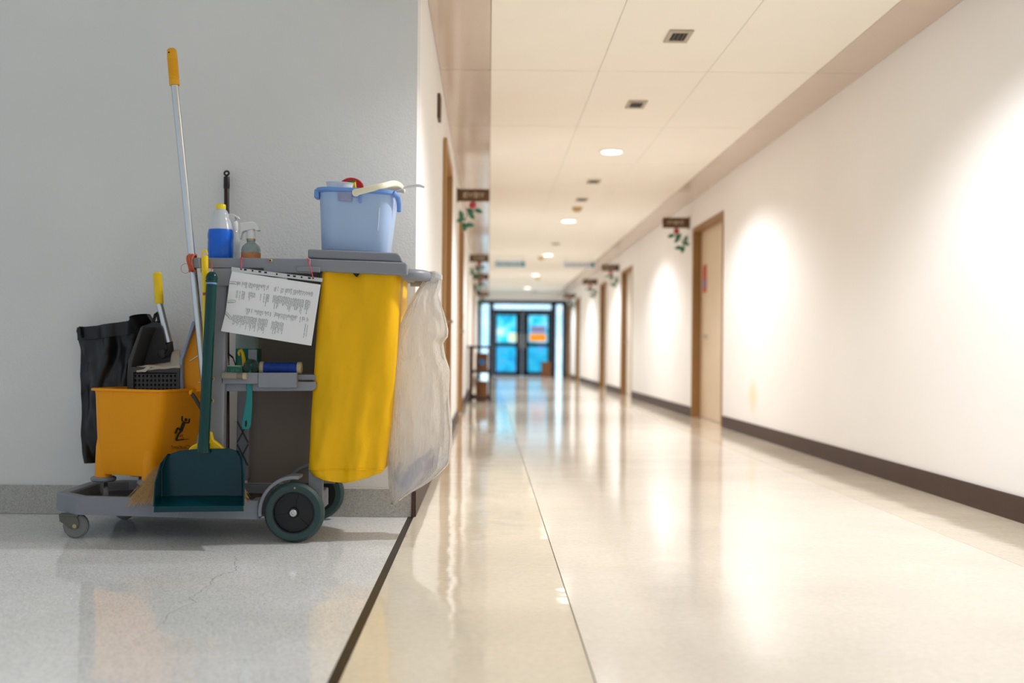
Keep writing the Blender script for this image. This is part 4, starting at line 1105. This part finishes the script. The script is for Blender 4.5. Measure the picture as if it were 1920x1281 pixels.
# drooping grip on the right rim, bracket and sticker on the near face
x1 = pc.x+0.148
MB().tube([(x1-0.012, 3.885, pz+PH-0.006), (x1+0.004, 3.905, pz+PH-0.016), (x1+0.008, 3.93, pz+PH-0.04), (x1+0.008, 3.945, pz+PH-0.066)], [0.008, 0.0095, 0.0095, 0.0085], 10).build('rim_grip', M_pailr, pail)
MB().box(pc.x-0.132-0.022, pc.x-0.135, 3.90, 3.96, pz+PH-0.036, pz+PH-0.004).build('rim_grip', M_pailr, pail, bevel=0.004)
MB().pxprism([(630, 361), (656, 360), (656, 378), (631, 377)], 3.864, 0.004).build('sticker', mat('sticker_grey', (150, 156, 190), rough=0.5, var=0.15, vscale=60), pail)
MB().pxprism([(657, 362), (673, 362), (673, 380), (670, 380), (670, 369), (657, 369)], 3.860, 0.01).build('handle_bracket', M_pailr, pail, bevel=0.001)
hp = [W(663, 361, 3.856), W(690, 353, 3.856), W(715, 346, 3.87), W(735, 341, 3.93), W(748, 346, 3.99), W(752, 354, 4.05), W(742, 353, 4.12), W(705, 354, 4.145), W(690, 356, 4.147)]
MB().tube(cr([tuple(p) for p in hp], 5), 0.0115, 10, flat=(1.0, 0.5)).build('handle', M_cream, pail)
MB().lathe([(0.014, -0.004), (0.014, 0.004), (0, 0.006)], hp[0]+Vector((0, 0.004, 0)), (0, -1, 0), 16).build('handle_pivot', M_cream, pail)
# mould line on the near face
MB().tube([W(709, 372, 3.876), W(707, 430, 3.876)], 0.0012, 6).build('mould_line', M_white, pail)
pail.rotation_euler = (0, pail_tilt, 0)
# contents of the pail
rc = W(659, 356, 4.055)
o = MB().lathe([(0.0, -0.004), (0.044, -0.006), (0.050, -0.004), (0.050, 0.004), (0.046, 0.007), (0.0, 0.004)], rc, (0.15, -1, 0.35), 32).build('round_lid', mat('red_plastic', (168, 28, 34), rough=0.35, var=0.06))
tag(o, 'dark red round lid sticking up out of the pail', 'lid')
bc = W(637, 345.5, 3.95)
o = MB().lathe([(0.0, -0.075), (0.030, -0.07), (0.044, -0.02), (0.050, 0.002), (0.052, 0.003), (0.052, 0.005), (0.046, 0.004), (0.040, -0.02), (0.0, -0.065)], bc, (0.05, -0.05, 1), 32).build('bowl', M_white)
tag(o, 'white plastic bowl lying inside the pail top', 'bowl')
o = MB().pxprism([(651, 341), (666, 340), (667, 352), (651, 352)], 3.98, 0.025).build('sponge_scourer', mat('sponge_yellow', (216, 190, 50), rough=0.8, var=0.1), bevel=0.003)
tag(o, 'yellow and green sponge showing above the pail rim', 'sponge')
MB().pxprism([(651, 339), (666, 338), (666, 341), (651, 342)], 3.978, 0.028).build('scourer', mat('scourer_green', (70, 110, 70), rough=0.9, var=0.1), o)
lp = [W(705, 372, 4.0), W(725, 366, 4.0), W(745, 357, 4.0), W(765, 350, 4.0), W(785, 348, 4.0), W(796, 351, 4.0)]
o = thing('scoop', tuple(lp[0]), 'pale grey scoop handle sticking out over the pail edge', 'scoop')
MB().tube(cr([tuple(p) for p in lp], 4), [0.006]*9+[0.007+0.004*math.sin(k/12*math.pi) for k in range(12)], 10, flat=(0.55, 1.2)).build('handle', mat('pale_grey_plastic', (214, 212, 214), rough=0.35), o)
MB().lathe([(0.0, 0.0), (0.02, 0.004), (0.032, 0.02), (0.034, 0.03), (0.032, 0.03), (0.018, 0.008), (0.0, 0.004)], lp[0]-Vector((0.02, 0, 0.03)), (0.1, 0, 1), 20).build('scoop_bowl', mat('pale_grey_plastic', (214, 212, 214)), o)

# ------------------------------------------------------------------ bottles on the top tray
def liquid_bottle_mat(name, clear, fill, zfill):
    m = mat(name, clear, rough=0.22, var=0.0, trans=0.0)
    N = m.node_tree.nodes; L = m.node_tree.links; p = N['Principled BSDF']
    tc = N.new('ShaderNodeTexCoord'); sp = N.new('ShaderNodeSeparateXYZ'); L.new(tc.outputs['Object'], sp.inputs[0])
    lt = N.new('ShaderNodeMath'); lt.operation = 'LESS_THAN'; lt.inputs[1].default_value = zfill; L.new(sp.outputs['Z'], lt.inputs[0])
    mx = N.new('ShaderNodeMix'); mx.data_type = 'RGBA'; mx.inputs[6].default_value = rgb(*clear); mx.inputs[7].default_value = rgb(*fill)
    L.new(lt.outputs[0], mx.inputs[0]); L.new(mx.outputs[2], p.inputs['Base Color'])
    al = N.new('ShaderNodeMapRange'); al.inputs[3].default_value = 0.62; al.inputs[4].default_value = 0.97; L.new(lt.outputs[0], al.inputs[0]); L.new(al.outputs[0], p.inputs['Alpha'])
    return m
b = W(413.5, 480, 3.93); zf = W(413, 431, 3.93).z-SHELF_T
bt = thing('cleaner_bottle', (b.x, 3.93, SHELF_T), 'clear bottle of blue liquid with yellow cap on the cart top', 'bottle')
zz = lambda y: W(413, y, 3.93).z-SHELF_T
prof = [(0.0, 0.0), (0.044, 0.0), (0.0465, 0.004), (0.0465, zz(453)), (0.0450, zz(451)), (0.0468, zz(446)), (0.0465, zz(438)), (0.0430, zz(430)), (0.0355, zz(415)), (0.0290, zz(408)), (0.0295, zz(404)), (0.0245, zz(397)), (0.0165, zz(392)), (0.0155, zz(388)), (0.0, zz(388))]
MB().lathe(prof, (b.x, 3.93, SHELF_T), (0, 0, 1), 32).build('body', liquid_bottle_mat('blue_cleaner_bottle', (226, 232, 240), (10, 104, 226), zf), bt)
MB().lathe([(0.0172, zz(393)), (0.0178, zz(391)), (0.0178, zz(385)), (0.016, zz(383.5)), (0.0, zz(383))], (b.x, 3.93, SHELF_T), (0, 0, 1), 24).build('cap', mat('cap_yellow', (252, 226, 20), rough=0.35, var=0.03), bt)
M_glass = mat('clear_bottle', (206, 220, 222), rough=0.08, var=0.0, alpha=0.45, spec=0.7)
M_glassg = mat('greenish_bottle', (150, 172, 172), rough=0.1, var=0.0, alpha=0.75, spec=0.7)
# trigger sprayer beside the blue bottle
x = W(439, 470, 4.02).x; Ys = 4.02
zy = lambda y, Y: W(445, y, Y).z-SHELF_T
sp1 = thing('spray_bottle', (x, Ys, SHELF_T), 'tall clear spray bottle half hidden behind the blue bottle', 'bottle')
MB().lathe([(0.0, 0), (0.022, 0), (0.023, 0.004), (0.022, zy(460, Ys)), (0.017, zy(440, Ys)), (0.012, zy(432, Ys)), (0.0, zy(432, Ys))], (x, Ys, SHELF_T), (0, 0, 1), 24).build('body', M_glass, sp1)
MB().lathe([(0.013, zy(434, Ys)), (0.0145, zy(430, Ys)), (0.0135, zy(418, Ys)), (0.010, zy(412, Ys)), (0, zy(412, Ys))], (x, Ys, SHELF_T), (0, 0, 1), 20).build('collar', M_white, sp1)
MB().pxprism([(425, 401), (437, 401), (446, 406), (449, 411), (446, 411), (441, 407.5), (441, 414), (440, 418), (430, 416), (425, 412)], Ys-0.012, 0.024).build('trigger_head', M_white, sp1, bevel=0.002)
# squat sprayer
Y2 = 3.93; x = W(470.5, 470, Y2).x
sp2 = thing('spray_bottle', (x, Y2, SHELF_T), 'squat glass spray bottle with white trigger right of the blue bottle', 'bottle')
zy2 = lambda y: W(470, y, Y2).z-SHELF_T
MB().lathe([(0.0, 0), (0.034, 0), (0.035, 0.004), (0.035, zy2(468)), (0.031, zy2(462)), (0.022, zy2(458)), (0.015, zy2(455)), (0.0145, zy2(450)), (0, zy2(450))], (x, Y2, SHELF_T), (0, 0, 1), 28).build('body', M_glassg, sp2)
MB().lathe([(0.0357, 0.0), (0.0357, zy2(474)), (0.0352, zy2(474))], (x, Y2, SHELF_T), (0, 0, 1), 28, cap=False).build('label', mat('bottle_label', (206, 140, 90), rough=0.5, var=0.3, vscale=35), sp2)
MB().lathe([(0.0165, zy2(452)), (0.0165, zy2(448)), (0, zy2(448))], (x, Y2, SHELF_T), (0, 0, 1), 24).build('neck_ring', M_brass, sp2)
MB().lathe([(0.016, zy2(448)), (0.0172, zy2(444)), (0.0160, zy2(436)), (0.012, zy2(430)), (0, zy2(430))], (x, Y2, SHELF_T), (0, 0, 1), 24).build('collar', M_white, sp2)
hd2 = MB().pxprism([(449, 418), (473, 415.5), (480, 418.5), (484, 424), (486, 432), (480, 433), (476, 429.5), (464, 432), (457, 433), (453, 436), (450, 449), (448.6, 443), (450.5, 428)], Y2-0.016, 0.032)
hd2.build('trigger_head', M_white, sp2, bevel=0.003)

# ------------------------------------------------------------------ hanging document sheaf
M_paper = mat('paper', (236, 238, 242), rough=0.75, var=0.03, vscale=4)
M_print = mat('print_grey', (140, 142, 148), rough=0.8, var=0)
M_film = mat('punched_strip', (196, 202, 204), rough=0.3, var=0.03)
YD = 3.772
LT = [(508.6, 435.0), (528.5, 430.0), (585, 423.0), (621.0, 414.6)]
def page(u, v, off=0.0):
    vv = v*3; k = min(2, int(vv)); f = vv-k
    ks = [0, 0.17, 0.67, 1.0]
    # left edge polyline, straight right edge
    for i in range(3):
        if v <= ks[i+1] or i == 2:
            t = (v-ks[i])/(ks[i+1]-ks[i]); ly = LT[i][0]+(LT[i+1][0]-LT[i][0])*t; lx = LT[i][1]+(LT[i+1][1]-LT[i][1])*t; break
    rx, ry_ = 601-16.5*v, 534+114.5*v
    p = W(lx+(rx-lx)*u, ly+(ry_-ly)*u, YD)
    p.y += off+0.004*math.sin(u*3+v*2)-0.006*v*v
    return p
doc = thing('document_sheaf', tuple(page(0.5, 1.0)), 'white printed sheets in a punched pocket tied to the cart', 'document')
MB().grid(lambda u, v: page(u, v), 16, 12, thick=0.0025).build('page', M_paper, doc)
tp = MB(); random.seed(21)
def word_line(u, v0, v1, wd):
    v = v0
    while v < v1:
        l = random.uniform(0.02, 0.08); e = min(v+l, v1)
        tp.add([page(u, v, -0.0006), page(u+wd, v, -0.0006), page(u+wd, e, -0.0006), page(u, e, -0.0006)], [(0, 1, 2, 3)])
        v = e+random.uniform(0.004, 0.012)
for (u0, u1, v0, v1, full) in ((0.09, 0.44, 0.13, 0.25, .9), (0.09, 0.30, 0.28, 0.46, .7), (0.36, 0.46, 0.27, 0.50, .5), (0.50, 0.93, 0.13, 0.25, .8), (0.50, 0.93, 0.27, 0.52, .95), (0.22, 0.50, 0.55, 0.66, .85), (0.09, 0.50, 0.68, 0.93, .95), (0.53, 0.93, 0.55, 0.66, .85), (0.53, 0.66, 0.69, 0.93, .9), (0.9, 0.93, 0.66, 0.93, .7)):
    u = u0
    while u < u1:
        if random.random() < full:
            word_line(u, v0+random.random()*0.02, v0+(v1-v0)*random.uniform(0.45, 1.0), random.choice((0.0045, 0.005, 0.006)))
        u += 0.0125
tp.build('printed_text', M_print, doc, smooth=0)
sq = [W(x, y, YD-0.001) for x, y in ((434, 500.6), (605, 522), (604, 529), (434, 509))]
MB().prism(sq, (0, 0.0015, 0)).build('punched_strip', M_film, doc, smooth=0)
for (hx_, hy_, wd) in ((452, 504.5, 3), (460, 505.8, 5), (473.5, 507.6, 3), (487, 509.4, 5), (498, 511, 5), (519, 514, 3), (541, 516.6, 5), (552, 518, 5), (565.5, 519.8, 3), (580, 521.4, 5), (587, 521.5, 3)):
    MB().pxprism([(hx_-wd/2, hy_-1.5), (hx_+wd/2, hy_-1.2), (hx_+wd/2, hy_+1.8), (hx_-wd/2, hy_+1.5)], YD-0.0018, 0.001).build('punch_hole', M_hub, doc, smooth=0)
for path in ([(452, 504), (453, 495), (452.5, 487), (455, 482)], [(587, 522), (583, 505), (578, 489), (576, 484)]):
    MB().tube([W(x, y, Y) for (x, y), Y in zip(path, (YD-0.004, YD-0.002, 3.783, 3.786))], 0.0017, 6).build('string_tie', M_pink, doc)
    x, y = path[2]
    MB().tube([W(x-2, y-4, 3.784), W(x+2, y-1, 3.781), W(x-1, y+3, 3.782), W(x+3, y+4, 3.783)], 0.0015, 6).build('string_knot', M_pink, doc)
M_clip = mat('paperclip_wire', (140, 146, 150), rough=0.3, metal=0.9, var=0)
for (cx_, cy_, an) in ((437, 530.5, 4), (434, 565.5, -3), (428.5, 592.5, 48)):
    pts = []
    for (a_, b_) in ((-8, 2.3), (5, 2.3), (7.5, 1.6), (8.5, 0), (7.5, -1.6), (5, -2.3), (-8, -2.3), (-9.5, -1.0), (-9.5, 0.3), (-8, 1.0), (3.5, 1.0)):
        t = math.radians(an); x, y = cx_+a_*math.cos(t)-b_*math.sin(t), cy_+a_*math.sin(t)+b_*math.cos(t)
        pts.append(W(x, y, YD-0.0095))
    MB().tube(pts, 0.0007, 5).build('paper_clip', M_clip, doc)

# ------------------------------------------------------------------ things on the middle shelf
M_fabric = mat('blue_roll_cover', (22, 66, 160), rough=0.6, var=0.2, vscale=40, bump=0.2, bscale=120)
M_tan = mat('tan_core', (196, 178, 146), rough=0.7, var=0.08)
ra, rb = W(493, 687, 3.87), W(560, 688, 3.87); rr = 0.0205; ra.z = rb.z = zs+rr+0.002
rl = thing('cleaning_roll', tuple((ra+rb)/2-Vector((0, 0, rr+0.002))), 'blue roll with tan ends lying on the cart shelf', 'roll')
dx = Vector((1, 0, 0)); Lr = rb.x-ra.x
MB().lathe([(0.0, 0), (rr-0.001, 0), (rr, 0.003)]+[(rr+0.0006*math.sin(k*1.7), 0.003+(Lr-0.006)*k/20) for k in range(21)]+[(rr-0.001, Lr), (0, Lr)], ra, dx, 26).build('cover', M_fabric, rl)
for p, s in ((ra, -1), (rb, 1)):
    MB().lathe([(rr+0.001, -0.004), (rr+0.002, 0.0), (rr+0.002, 0.009), (rr-0.002, 0.012), (0.008, 0.012), (0.007, 0.004), (0, 0.004)], p, dx*s, 26).build('end_cap', M_tan, rl)
# round scrub brush whose handle hangs through the shelf
M_brist = mat('bristle_green_grey', (96, 116, 100), rough=0.8, var=0.25, vscale=150)
M_teal2 = mat('teal_handle', (12, 128, 128), rough=0.35, var=0.05)
bc_ = W(471, 685, 3.85); bc_.z = zs+0.029
sb = thing('scrub_brush', (bc_.x, 3.85, zs), 'scrub brush with round green bristles and teal handle hanging below shelf', 'brush')
bs = MB(); random.seed(3)
for k in range(900):
    z = random.uniform(-1, 1); t = random.uniform(0, 6.283); r_ = math.sqrt(1-z*z)
    d = Vector((r_*math.cos(t), r_*math.sin(t), z)); e = d.orthogonal().normalized()*0.0006; f = d.cross(e)
    p, q_ = bc_+d*0.012, bc_+Vector((d.x*0.031, d.y*0.024, d.z*0.027))*random.uniform(0.88, 1.03)
    bs.loft([[p+e, p+f, p-e-f], [q_+e, q_+f, q_-e-f]], False, True)
bs.build('bristles', M_brist, sb, kind='stuff')
MB().lathe([(0, -0.014), (0.012, -0.01), (0.0165, 0), (0.012, 0.01), (0, 0.014)], bc_, (0, 0, 1), 16).build('core', M_teal2, sb)
yh = 3.812
hw_ = [(466, 712, 4.2), (467.5, 735, 5.0), (466, 760, 6.5), (463.5, 780, 8.0), (462, 792, 8.6), (461, 800, 8.2), (460.5, 804, 5.5), (460.3, 806, 2.0)]
lft_ = [W(x-w_, y, yh) for x, y, w_ in hw_]; rgt_ = [W(x+w_, y, yh) for x, y, w_ in hw_]
MB().loft([[a_, b_, b_+Vector((0, 0.009, 0)), a_+Vector((0, 0.009, 0))] for a_, b_ in zip(lft_, rgt_)]).build('handle', M_teal2, sb, bevel=0.002)
MB().tube([W(466, 714, yh+0.004), W(468, 700, 3.83), bc_], 0.005, 8).build('neck', M_teal2, sb)
MB().pxprism([(459.3, 790), (461.5, 788), (463.3, 790), (463, 799), (461, 801.5), (459, 799)], yh-0.0008, 0.001).build('hang_hole', M_hub, sb)
# green basket, rolled strap, jug, hook, pen and cord
M_jade = mat('jade_plastic', (24, 140, 104), rough=0.4, var=0.06)
gb = thing('mesh_basket', tuple(W(436, 697, 3.86)), 'small green slotted basket at the left of the shelf', 'basket')
gx0, gx1 = W(417, 690, 3.85).x, W(454, 690, 3.85).x
z0_, z1_ = zs, zs+0.027
MB().box(gx0, gx1, 3.848, 3.92, z0_, z0_+0.003).build('bottom', M_jade, gb, smooth=0)
for y in (3.848, 3.917):
    MB().box(gx0, gx1, y, y+0.003, z1_-0.008, z1_).build('band', M_jade, gb, smooth=0)
    MB().box(gx0, gx1, y, y+0.003, z0_+0.003, z0_+0.008).build('band', M_jade, gb, smooth=0)
    for k in range(9):
        x = gx0+(gx1-gx0-0.004)*k/8
        MB().box(x, x+0.004, y, y+0.003, z0_+0.008, z1_-0.008).build('bar', M_jade, gb, smooth=0)
for x in (gx0, gx1-0.003): MB().box(x, x+0.003, 3.851, 3.917, z0_+0.003, z1_).build('end_wall', M_jade, gb, smooth=0)
o = MB().box(gx0+0.006, gx1-0.006, 3.856, 3.914, z0_+0.004, z1_+0.003).build('folded_cloth', M_white, bevel=0.004); tag(o, 'folded white cloth inside the green slotted basket', 'cloth')
sp_ = thing('strap_roll', tuple(W(438, 711, 3.785)), 'beige rolled strap laid along the shelf front', 'strap')
MB().tube([W(417, 704, 3.788), W(444, 705, 3.788)], 0.0118, 14, flat=(1, 0.9)).build('roll', mat('strap_grey', (150, 144, 132), rough=0.7), sp_)
MB().tube([W(444, 705, 3.788), W(457, 705.5, 3.788)], 0.0105, 14).build('sleeve', mat('strap_brown', (128, 120, 110), rough=0.7), sp_)
MB().tube([W(456, 705.5, 3.788), W(462, 705.5, 3.788)], [0.0125, 0.012], 14).build('end_cap', M_tan, sp_)
gj = W(466, 690, 4.08).x
jug = thing('detergent_jug', (gj, 4.08, zs), 'clear jug of green detergent at the back of the shelf', 'bottle')
MB().loft([[Vector((gj+x, 4.08+y, zs+z)) for x, y in rrect(hx_, hy_, 0.015, 4)] for z, hx_, hy_ in ((0.0, 0.042, 0.038), (0.004, 0.044, 0.04), (0.16, 0.044, 0.04), (0.185, 0.034, 0.032), (0.20, 0.016, 0.016), (0.215, 0.015, 0.015))]).build('body', liquid_bottle_mat('green_detergent', (150, 170, 164), (8, 110, 84), 0.092), jug)
MB().lathe([(0.018, 0.213), (0.018, 0.236), (0, 0.237)], (gj, 4.08, zs), (0, 0, 1), 18).build('cap', M_white, jug)
MB().box(gj+0.008, gj+0.040, 4.0385, 4.0402, zs+0.03, zs+0.088).build('label', mat('jug_label', (176, 176, 190), rough=0.6, var=0.12, vscale=50), jug, smooth=0)
yk = thing('yellow_hook', tuple(W(455, 697, 3.95)), 'small yellow plastic hook standing behind the scrub brush', 'hook')
MB().tube([W(449, 658, 3.95), W(452, 656, 3.95), W(455, 662, 3.95), W(457, 672, 3.95), W(459, 697, 3.95)], [0.004, 0.005, 0.006, 0.007, 0.007], 10).build('shaft', M_yel2, yk)
MB().tube([W(449, 658, 3.95), W(447.5, 662, 3.95), W(449, 667, 3.95)], [0.004, 0.0045, 0.003], 8).build('hook_tip', M_yel2, yk)
o = MB().tube([W(429, 664, 3.87), W(437, 671, 3.87)], 0.0035, 8).tube([W(437, 671, 3.87), W(446, 697, 3.89)], 0.002, 6).build('marker_pen', M_blk); tag(o, 'thin black pen leaning in the shelf corner', 'pen')
cdp = [W(418, 560, 3.86), W(421, 600, 3.86), W(419, 630, 3.86), W(424, 655, 3.86), W(426, 672, 3.86), W(428, 696, 3.865)]
o = MB().tube(cr([tuple(p) for p in cdp], 5), 0.0028, 8).build('cord', M_tan); tag(o, 'beige cord hanging behind the near cart post', 'cord')
# box panels under the shelf (a spare crate against the shade panel)
rbx = W(374, 490, 3.79).x
o = MB().tube([(rbx+0.003*math.sin(2*a), 3.81+0.021*math.cos(a), (ze0+ze1)/2-0.006+0.029*math.sin(a)) for a in [2*math.pi*k/20 for k in range(20)]], 0.0012, 6, closed=True).build('rubber_band', M_tan)
tag(o, 'thin tan rubber band looped over the cart rail left end', 'band')
